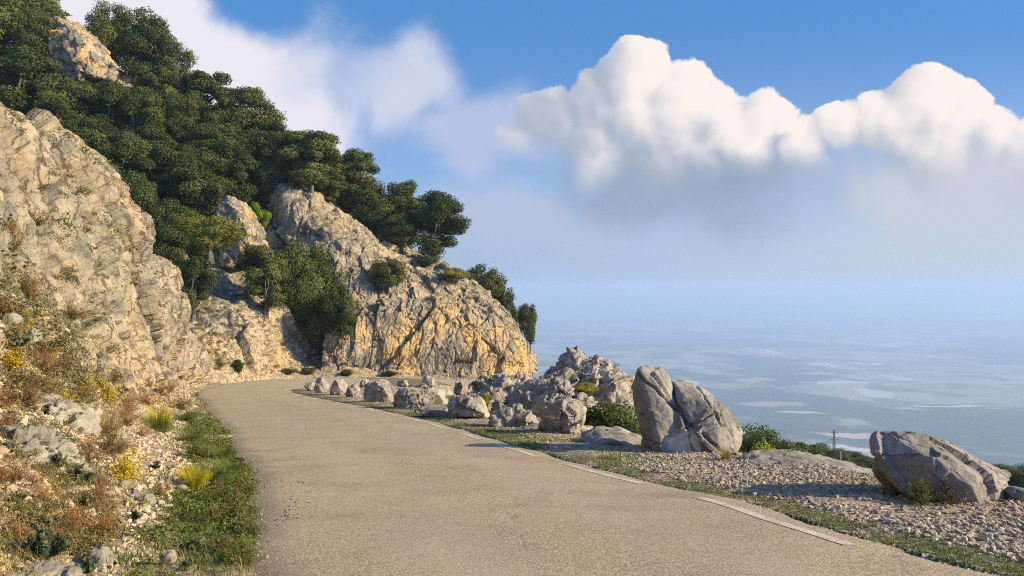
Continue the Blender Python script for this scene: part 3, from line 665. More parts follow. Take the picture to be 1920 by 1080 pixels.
# right boulder
Yb = 10.3
rb = [B(1641,850,0), B(1652,833,.1), B(1684,818,.2), B(1716,817,.2), B(1766,825,.25), B(1806,840,.3), B(1835,858,.3), B(1874,882,.25), B(1909,902,.2), B(1921,918,.15),
      B(1905,935,.0), B(1868,932,-.1), B(1800,948,-.55), B(1720,944,-.45), B(1680,900,-.1), B(1655,874,-.05),
      B(1700,835,-.35), B(1745,848,-.5), B(1770,880,-.62), B(1720,880,-.5), B(1800,880,-.5), B(1690,855,-.3),
      B(1700,825,.9), B(1790,845,1.0), B(1890,905,.8), B(1700,930,.9), B(1880,940,.8)]
rock('boulder', [rb], 0.017, (0.6, 0.26), (0.065, 0.022), 23, M_boulder,
    'low broad grey boulder on the gravel at far right, sloping down to the right', 'boulder', 'boulders lined up along the road edge', cuts=[(B(1800,860,0), (.45, .2, 1), .03, .05)], fine=0.008, chips=16, cmin=.9)
rock('boulder', [outline_hull([(1893,925),(1905,915),(1925,917),(1945,930),(1940,945),(1900,943)], 10.0, .15, .2)], 0.02, (0.3,), (0.03,), 29, M_boulder,
    'small dark boulder poking out past the foot of the low broad one', 'boulder', 'boulders lined up along the road edge')
# the row by the verge: outline, distance, depths, label
ROW = [
 ([(1013,762),(1022,752),(1050,748),(1072,750),(1100,764),(1103,785),(1096,806),(1060,810),(1030,817),(1016,815)], 21.3, .55, .9, 'squarish boulder with a pale oval scar, next left of the biggest split boulder', (1030,788,.26)),
 ([(923,775),(932,765),(965,761),(990,764),(1008,778),(1010,797),(985,801),(950,803),(925,800)], 24.0, .5, .8, 'small blocky boulder just left of the one with the oval scar', None),
 ([(833,760),(842,745),(862,738),(892,740),(912,760),(922,783),(900,786),(860,782),(840,782)], 28.0, .6, .9, 'wedge-shaped boulder with a dark undercut front and a low right tip', None),
 ([(741,748),(748,732),(770,722),(800,720),(820,728),(822,744),(806,758),(785,764),(762,768),(744,764)], 36.0, .8, 1.0, 'squat boulder with a flat pale top and a shaded left face', None),
 ([(675,735),(682,720),(705,713),(722,714),(738,727),(745,741),(736,754),(708,755),(690,751)], 44.0, .8, 1.1, 'broad rounded pale boulder, fourth from the far end of the row', None),
 ([(650,735),(655,722),(665,718),(674,728),(676,745),(652,745)], 53.0, .5, .7, 'small boulder with a dark left face beside the broad rounded one', None),
 ([(620,728),(624,712),(640,711),(650,722),(652,740),(622,742)], 58.0, .6, .8, 'upright boulder with a round white scar near the far end of the row', (633,728,.32)),
 ([(588,720),(594,709),(606,708),(617,722),(618,737),(595,738)], 63.0, .6, .8, 'upright boulder with a black left edge, last tall one before the bend', None),
 ([(572,722),(580,716),(590,718),(592,730),(576,731)], 68.0, .4, .6, 'lowest pale boulder at the far end of the row by the bend', None),
 ([(850,736),(853,716),(862,711),(874,722),(880,738)], 34.0, .4, .6, 'pointed beige boulder standing behind the wedge-shaped one', None),
 ([(788,722),(791,709),(801,704),(812,707),(816,722)], 83.0, .5, .8, 'pointed boulder on the edge of the far road stretch', None),
 ([(742,721),(748,712),(762,711),(768,721)], 83.0, .5, .7, 'low pale boulder on the edge of the far road stretch', None),
 ([(674,720),(678,712),(688,712),(692,720)], 82.0, .5, .7, 'leftmost small boulder on the edge of the far road stretch', None),
]
for i, (ol, Y, fr, bk, lab, scr) in enumerate(ROW):
    h = outline_hull([(x, y + (3 if y > np.mean([q[1] for q in ol]) else 0)) for x, y in ol], Y, fr, bk, 0.78)
    sc = [(P(scr[0], scr[1], Y) + np.array([0, -fr, 0]), scr[2])] if scr else None
    s_ = Y / 30
    rock('boulder', [h], max(0.025, Y * 0.0011), (0.7 * s_ ** .3, 0.32, .15), (0.15, 0.065, .025), 40 + i * 7, M_outcrop, lab, 'boulder', 'boulders lined up along the road edge', scar=sc, fine=0.012, chips=22, cmin=.74)
# bedrock slabs at the lip
for i, (ol, Y, fr, bk, lab) in enumerate([
   ([(1395,870),(1420,861),(1480,858),(1520,862),(1580,871),(1655,887),(1680,903),(1600,903),(1500,892),(1420,884)], 14.3, .9, .8, 'long flat pale rock slab at the lip between the two largest boulders'),
   ([(1085,826),(1120,812),(1170,812),(1215,828),(1230,845),(1150,842)], 18.6, .8, 1.0, 'flat rock slab at the lip just left of the biggest boulder'),
   ([(775,772),(800,766),(850,767),(870,778),(820,782)], 29.5, .6, .8, 'thin flat rock slab between the squat and wedge-shaped boulders'),
   ([(965,806),(1000,797),(1040,800),(1030,812)], 23.0, .5, .6, 'flat rock slab lying between two small boulders'),
   ]):
    rock('rock_slab', [outline_hull(ol, Y, fr, bk, 0.85)], 0.03, (0.9, 0.35), (0.05, 0.03), 150 + i * 5, M_boulder, lab, 'rock slab', 'flat rock slabs at the road lip', fine=0.01)
# outcrops on the spur beyond the verge
oB = [outline_hull([(1040,715),(1056,690),(1060,676),(1075,671),(1112,671),(1142,675),(1160,694),(1185,722),(1198,760),(1215,860),(1000,860),(1020,760)], 33.0, 2.2, 2.6, 0.72),
      outline_hull([(960,745),(1000,722),(1060,700),(1120,760),(1130,860),(930,860)], 31.0, 1.8, 2.4, 0.8)]
rock('rock_outcrop', oB, 0.045, (1.0, 0.45, 0.22), (0.32, 0.18, 0.08), 201, M_outcrop, 'jagged rocky pinnacle with shrubs rising left of the biggest boulder', 'rock outcrop', 'rock outcrops on the spur', rot=rotm('Y', 30), stretch=(1.3, 1, 0.8), fine=0.03)
oA = [outline_hull([(866,756),(882,734),(908,720),(945,713),(985,712),(1015,722),(1045,742),(1060,850),(850,850)], 40.0, 2.6, 3.0, 0.75)]
rock('rock_outcrop', oA, 0.055, (1.0, 0.5, 0.24), (0.36, 0.20, 0.09), 211, M_outcrop, 'low crumbling rock outcrop behind the two small blocky boulders', 'rock outcrop', 'rock outcrops on the spur', rot=rotm('Y', 25), stretch=(1.3, 1, 0.8), fine=0.03)
# near outcrops in the slope on the left
def slope_outcrop(ol, Y, fr, bk, seed, lab, sh=0.75):
    rock('rock_outcrop', [outline_hull(ol, Y, fr, bk, sh)], 0.017, (0.85, 0.36, 0.17, .09), (0.15, 0.085, 0.045, .02), seed, M_outcrop, lab, 'rock outcrop', 'rock outcrops in the near left bank', rot=rotm('Y', 35), stretch=(1, 1, 1.3), fine=0.012, chips=16, cmin=.8)
slope_outcrop([(-60,740),(10,755),(60,765),(100,770),(130,800),(152,835),(120,850),(60,850),(-60,830)], 12.6, .5, 1.2, 301, 'upper fissured rock ledge in the bank at the left edge')
slope_outcrop([(-60,815),(10,830),(50,850),(95,885),(130,915),(125,930),(60,945),(-60,930)], 9.6, .45, 1.0, 311, 'lower fissured rock ledge in the bank at the left edge')
slope_outcrop([(38,690),(60,703),(110,735),(125,752),(100,748),(60,722),(34,700)], 15.5, .25, .8, 321, 'narrow pale rock rib above the two fissured ledges', 0.9)
rock('rock_outcrop', [outline_hull([(60,75),(92,36),(140,38),(182,80),(208,112),(216,150),(160,160),(80,130)], 118, 3, 5, .75)], 0.16, (3.0, 1.3), (0.8, 0.35), 331, M_cliff, 'craggy sunlit rock knob on the skyline at upper left', 'rock outcrop', rot=rotm('Y', 35), fine=0.05)
rock('rock_outcrop', [outline_hull([(400,392),(428,368),(456,388),(478,430),(482,470),(470,500),(420,500)], 103, 1.5, 5, .85)], 0.13, (2.4, 1.0), (0.5, 0.25), 341, M_cliff, 'grey rock buttress showing between the trees in the middle of the wood', 'rock outcrop', rot=rotm('Y', 35), fine=0.05)
# masonry below the far stretch of road
def build_wall():
    D3 = cr(np.column_stack([RS, ZC]), 40); a, b = 14 * 40 + 10, 18 * 40
    e = D3[a:b, 0:2]; dv = e - D3[a:b, 2:4]; dv /= np.linalg.norm(dv, axis=1, keepdims=True); z = D3[a:b, 4]
    rows = []
    for h, off in ((0.02, 0.35), (0.10, 0.55), (0.10, 0.95), (-0.5, 1.05), (-3.2, 1.5)):
        rows.append(np.column_stack([e + dv * off, z + h]))
    g = cr(np.array(rows), np.concatenate([np.linspace(0, 3, 30)[:-1], np.linspace(3, 4, 60)])).transpose(1, 0, 2)
    g = cr(g, np.linspace(0, len(g) - 1, 420))
    n = gridn(g); v, ed = blocks(g.reshape(-1, 3) * np.array([2.2, 2.2, 3.2]), 9)
    g = g + n * (0.07 * v - 0.06 * np.clip(1 - ed / .12, 0, 1)).reshape(g.shape[:2])[:, :, None]
    link('retaining_wall', mesh('retaining_wall', g.reshape(-1, 3), gridf(*g.shape[:2])), M_outcrop, label='rough stone retaining wall below the far stretch of road', category='wall')
build_wall()
# ------------------------------------------------------------------ vegetation
def leaf_material(name, c1, c2, trans=0.22, vary=0.32, rough=0.55):
    m = bpy.data.materials.new(name); m.use_nodes = True; t = m.node_tree; t.nodes.clear(); q = NT(t)
    o = q.n('ShaderNodeOutputMaterial'); b = q.n('ShaderNodeBsdfPrincipled'); tr = q.n('ShaderNodeBsdfTranslucent'); mx = q.n('ShaderNodeMixShader')
    tone = attr(q, 'tone'); rnd = q.n('ShaderNodeObjectInfo').outputs['Random']
    c = q.mix(tone, c1, c2); c = q.mix(1.0, c, q.mix(rnd, (1 - vary, 1 - vary * .8, 1 - vary), (1 + vary, 1 + vary * .7, 1 + vary * .2)), 'MULTIPLY')
    q.put(b.inputs['Base Color'], c); q.put(b.inputs['Roughness'], rough); q.put(b.inputs['Specular IOR Level'], 0.12)
    q.put(tr.inputs[0], q.mix(1.0, c, (1.3, 1.5, 0.7), 'MULTIPLY')); mx.inputs[0].default_value = trans
    t.links.new(b.outputs[0], mx.inputs[1]); t.links.new(tr.outputs[0], mx.inputs[2]); t.links.new(mx.outputs[0], o.inputs[0]); return m
ML_oak = leaf_material("oak_leaves", (0.032, 0.046, 0.012), (0.13, 0.152, 0.043))
ML_light = leaf_material("turning_leaves", (0.11, 0.12, 0.022), (0.27, 0.25, 0.045))
ML_fresh = leaf_material("fresh_leaves", (0.075, 0.15, 0.015), (0.22, 0.30, 0.03), 0.3)
ML_blue = leaf_material("bluegreen_leaves", (0.04, 0.075, 0.04), (0.11, 0.15, 0.085), 0.1, 0.2)
ML_yellow = leaf_material("yellow_leaves", (0.30, 0.23, 0.02), (0.62, 0.50, 0.03), 0.3, 0.1)
ML_rust = leaf_material("rust_leaves", (0.26, 0.11, 0.022), (0.48, 0.235, 0.045), 0.2, 0.2)
ML_red = leaf_material("red_leaves", (0.19, 0.085, 0.05), (0.33, 0.16, 0.09), 0.2, 0.15)
ML_straw = leaf_material("straw", (0.22, 0.17, 0.07), (0.42, 0.33, 0.14), 0.25, 0.15)
ML_olive = leaf_material("olive_scrub", (0.065, 0.06, 0.022), (0.17, 0.145, 0.055), 0.15, 0.2)
ML_grass = leaf_material("green_grass", (0.048, 0.078, 0.020), (0.16, 0.19, 0.048), 0.3, 0.15)
qb = mat('bark'); qb.put(qb.bsdf.inputs['Base Color'], qb.mix(qb.noise(qb.obj, 6, 6, .65), (0.05, 0.042, 0.034), (0.17, 0.145, 0.12))); bump(qb, qb.noise(qb.v('MULTIPLY', qb.obj, (6, 6, 1.5)), 3, 5), 0.03); M_bark = qb.m_
qb = mat('dry_twig'); qb.put(qb.bsdf.inputs['Base Color'], qb.mix(qb.noise(qb.obj, 8, 4), (0.12, 0.06, 0.04), (0.26, 0.15, 0.09))); M_twig = qb.m_

def quads(c, nrm, size, asp=0.6, seed=0, tone=None):
    """leaf cards at c facing nrm"""
    r = np.random.default_rng(seed); n = len(c)
    nrm = nrm / (np.linalg.norm(nrm, axis=1, keepdims=True) + 1e-9)
    a = np.cross(nrm, r.normal(size=(n, 3))); a /= np.linalg.norm(a, axis=1, keepdims=True) + 1e-9; b = np.cross(nrm, a)
    s = (size * r.uniform(0.7, 1.35, n))[:, None]; a = a * s * 0.5; b = b * s * 0.5 * asp
    v = np.stack([c - a, c + b * 1.0 - a * 0.1, c + a, c - b - a * 0.1], 1).reshape(-1, 3)
    t = np.repeat(r.uniform(0, 1, n) if tone is None else tone, 4)
    return v, np.arange(4 * n).reshape(-1, 4), t
def join(parts):
    V_, F_, T_, o = [], [], [], 0
    for v, f, t in parts: V_.append(v); F_.append(f + o); T_.append(t); o += len(v)
    return np.concatenate(V_), np.concatenate(F_), np.concatenate(T_)
def tube(path, rad, k=6):
    path = np.asarray(path, float); d = np.gradient(path, axis=0); d /= np.linalg.norm(d, axis=1, keepdims=True) + 1e-9
    u = np.cross(d, [0.3, 0.9, 0.1]); u /= np.linalg.norm(u, axis=1, keepdims=True) + 1e-9; w_ = np.cross(d, u)
    a = np.linspace(0, 2 * np.pi, k, endpoint=False)
    v = path[:, None] + (u[:, None] * np.cos(a)[None, :, None] + w_[:, None] * np.sin(a)[None, :, None]) * np.asarray(rad)[:, None, None]
    i = np.arange(len(path) * k).reshape(len(path), k); j = np.roll(i, -1, 1)
    f = np.stack([i[:-1], j[:-1], j[1:], i[1:]], -1).reshape(-1, 4); return v.reshape(-1, 3), f, np.zeros(len(path) * k)
def crown_and_trunk(seed, H, Wd, base, nc, nl, leaf, matl, squat=1.0, stems=1, tones=(0.0, 1.0)):
    r = np.random.default_rng(seed); Hc = H - base
    C = []; 
    while len(C) < nc:
        p = r.normal(size=3); p /= np.linalg.norm(p); rad = r.uniform(0.45, 0.86) if r.random() < .85 else r.uniform(0, .45)
        p = p * rad; p[2] = max(p[2], -0.8) * squat
        wid = 1.0 - 0.22 * max(p[2], 0) - 0.15 * max(-p[2], 0)
        C.append([p[0] * Wd / 2 * wid, p[1] * Wd / 2 * wid, base + Hc * (0.5 + p[2] * 0.5)])
    C = np.array(C); CR = r.uniform(0.10, 0.19, nc) * Wd; ct = r.uniform(0, 1, nc)
    per = (CR ** 2 / (CR ** 2).sum() * nl).astype(int); parts = []
    for c, cr_, m, tt in zip(C, CR, per, ct):
        d = r.normal(size=(m, 3)); d /= np.linalg.norm(d, axis=1, keepdims=True)
        lump = 1 + 0.34 * vnoise(d * 2.9 + seed + c, 3)
        rr = cr_ * (r.uniform(0.0, 1.0, m) ** 0.30) * lump
        p = c + d * rr[:, None] * np.array([1, 1, 0.8])
        out = c - np.array([0, 0, base + Hc * 0.35]); out = out / (np.linalg.norm(out) + 1e-6)
        nrm = d * 1.0 + out * 0.35 + r.normal(size=(m, 3)) * 0.55
        parts.append(quads(p, nrm, leaf, 0.65, seed + 5, np.clip(0.12 + 0.6 * tt + r.normal(0, 0.12, m), 0, 1)))
    v, f, t = join(parts); cm = mesh('crown', v, f, {'tone': t}, smooth=False); cm.materials.append(matl)
    tp = []
    for s_ in range(stems):
        a = r.uniform(0, 6.28); off = np.array([math.cos(a), math.sin(a), 0]) * (0.0 if stems == 1 else 0.09 * Wd * r.uniform(.5, 1))
        top = np.array([r.normal(0, .05) * Wd, r.normal(0, .05) * Wd, base + Hc * 0.55]) + off * 2.2
        n = 7; t_ = np.linspace(0, 1, n)[:, None]; path = off * (1 - t_) + top * t_ + np.column_stack([r.normal(0, .025 * Wd, n), r.normal(0, .025 * Wd, n), np.zeros(n)]) * np.sin(t_ * 3)
        path[0, 2] = -0.5; r0 = 0.030 * H / stems ** .5; tp.append(tube(path, r0 * (1 - 0.65 * t_[:, 0]) * np.where(t_[:, 0] < .1, 1.5, 1.0), 7))
        for q_ in range(max(3, 9 // stems)):
            c = C[r.integers(nc)]; k = r.integers(2, n - 1); a0 = path[k]; m2 = (a0 + c) / 2 + np.array([0, 0, -0.04 * H]) 
            tt = np.linspace(0, 1, 5)[:, None]; pp = a0 * (1 - tt) ** 2 + 2 * m2 * tt * (1 - tt) + c * tt ** 2; tp.append(tube(pp, r0 * 0.45 * (1 - .8 * tt[:, 0]), 5))
    v, f, t = join(tp); tm = mesh('trunk', v, f); tm.materials.append(M_bark); return cm, tm
OAK = [crown_and_trunk(900 + i, 8.0, (7.0, 6.2, 6.6, 5.6, 7.4)[i], (0.4, 0.2, 0.6, 0.1, 0.2)[i], (46, 42, 50, 40, 52)[i], 32000, 0.18, ML_oak, 1.0, (1, 2, 1, 2, 3)[i]) for i in range(5)]
BUSH = [crown_and_trunk(940 + i, 3.6, 4.0, 0.15, 34, 15000, 0.125, (ML_oak, ML_oak, ML_light, ML_fresh)[i], 1.0, 3) for i in range(4)]
LIGHT = crown_and_trunk(960, 8.0, 6.5, 1.2, 36, 13000, 0.2, ML_light, 1.0, 2)
def plant(name, meshes, loc, sx, sz, rot, label, category, group=None, names=('crown', 'trunk')):
    e = link(name, None, label=label, category=category); e.location = loc; e.rotation_euler = (0, 0, rot); e.scale = (sx, sx, sz)
    if group: e['group'] = group
    for n_, me in zip(names, meshes):
        if me is not None: link(n_, me, None, e)
    return e
tr_rng = random.Random(5); TREES = []
def tree(px, pb, pt, wpx, label, kind='oak', Y=None, v=None, group='holm oaks on the wooded slope', name='holm_oak', cat='tree', on=('slope', 'far_cliff'), sink=0.25):
    if Y is None:
        h = None; k = 0
        while h is None and k < 60: h = hit(px, pb + k, on); k += 4
        if h is None: print('NO HIT', px, pb); return
        loc = np.array(h[0]); Y = loc[1]
    else: loc = P(px, pb, Y)
    Hh = (pb - pt) / FPX * Y; Ww = wpx / FPX * Y
    if kind == 'oak':
        i = tr_rng.randrange(5) if v is None else v; me = OAK[i]; H0, W0 = 8.0, (7.0, 6.2, 6.6, 5.6, 7.4)[i]
    elif kind == 'light': me = LIGHT; H0, W0 = 8.0, 6.5
    else: i = {'bush': tr_rng.randrange(2), 'lightbush': 2, 'fresh': 3}[kind]; me = BUSH[i]; H0, W0 = 3.6, 4.0
    loc = loc - np.array([0, 0, sink * Hh / 8])
    TREES.append(plant(name, me, loc, Ww / W0 * 1.08, Hh / H0 * 1.03, tr_rng.uniform(0, 6.28), label, cat, group))
# (x, foot, top, width, label)
for a in [
 (205,128,-6,88,'slim holm oak on the skyline beside the rocky knob, sky showing under its crown'),
 (268,165,18,118,'broad holm oak on the skyline just right of the slim one by the knob'),
 (322,205,58,86,'steep-sided holm oak where the skyline starts to fall away from the highest trees'),
 (385,245,118,104,'round-topped holm oak on the skyline, third step down from the slim tree'),
 (458,300,152,118,'tall holm oak with a ragged top midway along the skyline'),
 (515,335,215,90,'small holm oak filling the skyline dip right of the tall ragged one'),
 (585,358,228,118,'wide holm oak on the skyline directly above the bare rock rib head'),
 (662,398,266,104,'dark pointed holm oak on the skyline above the bare rock rib'),
 (715,452,330,138,'leaning broad holm oak with a bare trunk above the rib of rock'),
 (768,462,325,84,'narrow tall holm oak squeezed between two broad ones near the end of the skyline'),
 (815,490,345,128,'last big holm oak of the skyline, with its crown overhanging on the right'),
 (30,40,-150,190,'nearest dark tree cut by the top left corner'),
 (-40,130,-60,190,'dark holm oak cut by the left edge above the knob'),
 (75,75,-40,90,'small dark crown touching the top edge left of the rocky knob'),
 (30,225,70,170,'large mid green holm oak at the left edge below the top corner'),
 (125,262,138,120,'mid green holm oak directly under the rocky knob'),
 (205,262,140,110,'dark holm oak under the slim skyline tree'),
 (262,285,150,100,'holm oak with a yellowish top in the second row of the slope'),
 (325,300,185,108,'dark round holm oak in the second row, behind the skyline step'),
 (392,335,222,100,'shaded holm oak in the second row, middle of the wooded slope'),
 (155,345,205,140,'broad dark holm oak touching the top of the near cliff crest'),
 (230,365,235,120,'dark holm oak in the middle of the wood above the near cliff'),
 (300,400,262,130,'brownish green holm oak in the centre of the wood'),
 (372,425,285,130,'wide olive holm oak low in the centre of the wood'),
 (440,392,252,110,'very dark holm oak with bare stems showing, left of the bare rib'),
 (492,405,255,104,'dark holm oak hanging over the head of the bare rib'),
 (545,345,262,80,'low dark holm oak tucked behind the head of the bare rib'),
 (195,425,300,110,'dark holm oak looking over the crest of the near cliff'),
 (258,468,325,118,'holm oak standing right against the near cliff shoulder'),
 (318,500,375,104,'deep green holm oak low behind the near cliff shoulder'),
 (620,385,320,66,'small dark holm oak under the skyline beside the bare slope'),
 (748,470,395,70,'low dark holm oak at the feet of the narrow tall one'),
 (100,330,170,120,'dark holm oak by the upper end of the near cliff'),
 (420,300,195,90,'slender dark holm oak between the second row and the skyline'),
(60,150,20,110,'mid sized holm oak just left of the rocky knob foot'),(168,215,150,70,'small dark holm oak close under the right end of the knob'),(290,235,110,84,'dark holm oak filling the gap behind the third skyline tree'),
 (352,275,165,84,'mid green holm oak in the gap under the fourth skyline tree'),(432,345,222,80,'mid green holm oak in the gap above the bare stems'),(280,330,225,90,'mid green holm oak between the brownish one and the second row'),
 (180,300,215,90,'small holm oak just above the broad one on the near crest'),(345,365,262,90,'shadowed holm oak behind the wide olive one'),(235,440,345,80,'small holm oak wedged behind the near cliff crest'),(690,420,340,80,'dark holm oak just left of the leaning one'),(612,378,296,84,'low mid green holm oak right under the widest skyline crown'),(560,352,285,70,'small round holm oak on the crest right at the bare rib head'),(520,345,262,76,'small dark holm oak at the left of the bare rib head')]:
    if a[0] in (268, 458, 585, 662, 715, 768, 815, 205, 322, 385, 515): tree(*a)
    else: tree(*a)
tree(392, 485, 385, 130, 'yellow green broadleaf tree turning colour in the gully', 'light', Y=90, name='broadleaf_tree', group='broadleaf trees')
tree(362, 590, 445, 88, 'dark upright holm oak bush at the foot of the near cliff shoulder', v=1)
tree(492, 590, 440, 100, 'rounded holm oak above the scree at the back of the bend', v=3)
tree(568, 610, 434, 128, 'tall back holm oak of the clump in the notch left of the far cliff', v=4, sink=.5)
tree(606, 655, 478, 130, 'broad front holm oak of the clump in the notch left of the far cliff', v=0, sink=.5)
tree(640, 635, 530, 78, 'low right shoulder tree of the clump in the notch, touching the pale cliff', 'bush')
tree(555, 610, 470, 100, 'holm oak partly behind the largest one in the notch', v=0)
tree(484, 440, 378, 46, 'bright green sapling below the stems beside the bare rib', 'fresh', name='sapling', group='saplings')
tree(722, 548, 482, 84, 'round green bush alone on the pale far cliff', 'bush', name='bush', cat='bush', group='bushes', sink=.2)
tree(800, 500, 478, 50, 'low bush at the foot of the last big skyline oak', 'bush', name='bush', cat='bush', group='bushes')
tree(850, 530, 500, 60, 'olive low bush on the crest of the far cliff', 'lightbush', name='bush', cat='bush', group='bushes')
tree(900, 575, 492, 96, 'dark bushy tree showing behind the far cliff crest', 'bush', Y=125)
tree(935, 625, 512, 56, 'narrow dark tree behind the far cliff end', 'bush', Y=125)
tree(958, 650, 560, 40, 'dark tree strip right behind the far cliff edge', 'bush', Y=126)
tree(992, 652, 566, 44, 'small lone tree leaning out from the end of the far cliff', 'bush', Y=119, sink=-.1)
for a in [(447,698,672,24,'small grey green bush on the scree at the back of the bend'),(540,702,690,34,'low bush by the road at the back of the bend'),(648,705,692,30,'low bush by the road under the far cliff, left of the others'),
          (580,702,688,32,'low green bush at the road edge under the largest oak'),(730,706,694,34,'low bush at the foot of the far cliff beside the far road')]:
    tree(a[0], a[1], a[2], a[3], a[4], 'bush', name='bush', cat='bush', group='bushes')
# beyond the lip on the right
def far_tree(px, top, wpx, Y, label, kind='oak', name='holm_oak', cat='tree', group='trees below the road lip', v=None):
    x = (px - 960) / FPX * Y; z = ground_z(np.array([x]), np.array([Y * 1.0]))[0]
    pb = 540 - z / Y * FPX
    tree(px, pb, top, wpx * (2.3 if Y < 80 else 1.6), label, kind, Y, v, group, name, cat)
for a in [(1418,788,84,50,'dark holm oak just right of the biggest boulder'),(1455,804,74,54,'second dark holm oak right of the biggest boulder'),(1488,818,60,60,'lower dark holm oak right of the biggest boulder, third along'),
          (1513,842,44,70,'small holm oak crown just above the flat slab'),(1438,806,60,44,'tall near holm oak between the first two right of the biggest boulder'),(1470,818,60,48,'near holm oak filling the gap above the flat slab end'),(1390,812,50,60,'holm oak half hidden behind the biggest boulder'),
          (1505,824,46,150,'distant dark tree left of the pylon, highest of its clump'),(1538,832,50,165,'distant dark tree just left of the pylon'),(1572,842,52,150,'distant dark tree under the pylon'),
          (1600,842,50,170,'distant dark tree right of the pylon'),(1628,856,48,140,'distant dark tree left of the low broad boulder'),(1655,862,50,150,'distant dark tree touching the low broad boulder'),
          (1550,856,44,110,'distant round tree below the pylon by the pale rocks'),(1605,868,48,100,'distant round tree close above the lip near the low broad boulder'),
          (1850,866,60,130,'dark tree showing over the sloping back of the low broad boulder'),(1885,872,60,125,'dark tree right of the low broad boulder top'),(1925,874,60,120,'dark tree cut by the right edge')]: far_tree(*a)
far_tree(1418, 826, 50, 34, 'bright yellow green shrub beside the biggest boulder', 'fresh', 'shrub', 'shrub', 'bright shrubs')
far_tree(1150, 748, 100, 26, 'dense green bush between the pinnacle and the biggest boulder', 'bush', 'bush', 'bush', 'bushes')
far_tree(1195, 775, 60, 25, 'green bush tucked against the left side of the biggest boulder', 'bush', 'bush', 'bush', 'bushes')
tree(905, 762, 735, 44, 'olive bush on the low crumbling outcrop', 'lightbush', Y=37, name='bush', cat='bush', group='bushes')
tree(1095, 740, 715, 50, 'olive green bush in a hollow of the pinnacle', 'lightbush', Y=30.3, name='bush', cat='bush', group='bushes')
tree(1045, 735, 712, 60, 'dry olive bush on the left shoulder of the pinnacle', 'lightbush', Y=31, name='bush', cat='bush', group='bushes')
# ------------------------------------------------------------------ stones, grass, small plants
ICO = None
def stones(pts, size, seed, flat=0.6):
    """angular stones: squashed, sheared 12-corner lumps"""
    r = np.random.default_rng(seed); t = (1 + 5 ** .5) / 2
    V0 = np.array([(-1,t,0),(1,t,0),(-1,-t,0),(1,-t,0),(0,-1,t),(0,1,t),(0,-1,-t),(0,1,-t),(t,0,-1),(t,0,1),(-t,0,-1),(-t,0,1)]) / 1.9
    F0 = np.array([(0,11,5),(0,5,1),(0,1,7),(0,7,10),(0,10,11),(1,5,9),(5,11,4),(11,10,2),(10,7,6),(7,1,8),(3,9,4),(3,4,2),(3,2,6),(3,6,8),(3,8,9),(4,9,5),(2,4,11),(6,2,10),(8,6,7),(9,8,1)])
    n = len(pts); v = V0[None] * (1 + r.uniform(-.32, .32, (n, 12, 1)))
    v = v * np.stack([r.uniform(.6, 1.1, n), r.uniform(.5, .9, n), r.uniform(.3, .75, n) * flat / .6], 1)[:, None] * size[:, None, None] * 0.5
    a = r.uniform(0, 6.28, n); b = r.uniform(-.5, .5, n); ca, sa, cb, sb = np.cos(a), np.sin(a), np.cos(b), np.sin(b)
    x, y, z = v[..., 0], v[..., 1], v[..., 2]; x, z = x * cb[:, None] - z * sb[:, None], x * sb[:, None] + z * cb[:, None]
    x, y = x * ca[:, None] - y * sa[:, None], x * sa[:, None] + y * ca[:, None]
    v = np.stack([x, y, z], -1) + pts[:, None] + np.array([0, 0, 1.0]) * (size * 0.10)[:, None, None]
    return v.reshape(-1, 3), (F0[None] + 12 * np.arange(n)[:, None, None]).reshape(-1, 3), np.repeat(r.uniform(0, 1, n), 12)
def stone_mat(name, a, b, c):
    q = mat(name); t = attr(q, 'tone'); k = q.mix(q.ss(t, 0.0, 0.75), a, b); k = q.mix(q.ss(t, 0.86, 0.93), k, c)
    k = q.mix(q.noise(q.pos, 30, 5, .7), q.mix(0.45, k, (0.08, 0.07, 0.05)), q.mix(0.2, k, (0.7, 0.65, 0.55))); q.put(q.bsdf.inputs['Base Color'], k)
    bump(q, q.noise(q.pos, 60, 4), 0.01); return q.m_
MS_grav = stone_mat("gravel_stones", (0.17, 0.14, 0.105), (0.40, 0.345, 0.265), (0.50, 0.42, 0.28))
MS_scree = stone_mat("scree_stones", (0.29, 0.215, 0.12), (0.52, 0.42, 0.27), (0.58, 0.38, 0.12))
def scatter(n, seed, s0, s1, side, off, names, near=True, clump=None, pw=1.0, keep=None):
    """n points beside the road: s by distance ahead, offset from the chosen edge"""
    r = np.random.default_rng(seed); m = int(n * 1.0); yv = s0 * (s1 / s0) ** (r.uniform(0, 1, m) ** pw)
    e = Rr if side == 'R' else Rl; lo = e[:14 * 24]; i = np.interp(yv, lo[:, 1][:12 * 24], np.arange(12 * 24)).astype(int)
    d = lo[np.minimum(i + 1, len(lo) - 1)] - lo[i]; d /= np.linalg.norm(d, axis=1, keepdims=True) + 1e-9
    nr = np.column_stack([d[:, 1], -d[:, 0]]) * (1 if side == 'R' else -1)
    o = r.uniform(off[0], off[1], m) if not callable(off) else off(r, yv)
    base = lo[i] + d * r.uniform(-.2, .2, m)[:, None] + nr * o[:, None]
    q3 = np.column_stack([base, np.zeros(m)])
    if clump is not None:
        k = fbm(q3 / clump[0], 4, seed) + r.normal(0, .15, m) > clump[1]
        base, q3, o = base[k], q3[k], o[k]
    out, nn, oo = [], [], []
    for (x, y), o_ in zip(base, o):
        h = drop(x, y, names)
        if h is not None: out.append((x, y, h[0].z)); nn.append(tuple(h[1])); oo.append(o_)
    return np.array(out), np.array(nn), np.array(oo)
rg = np.random.default_rng(77)
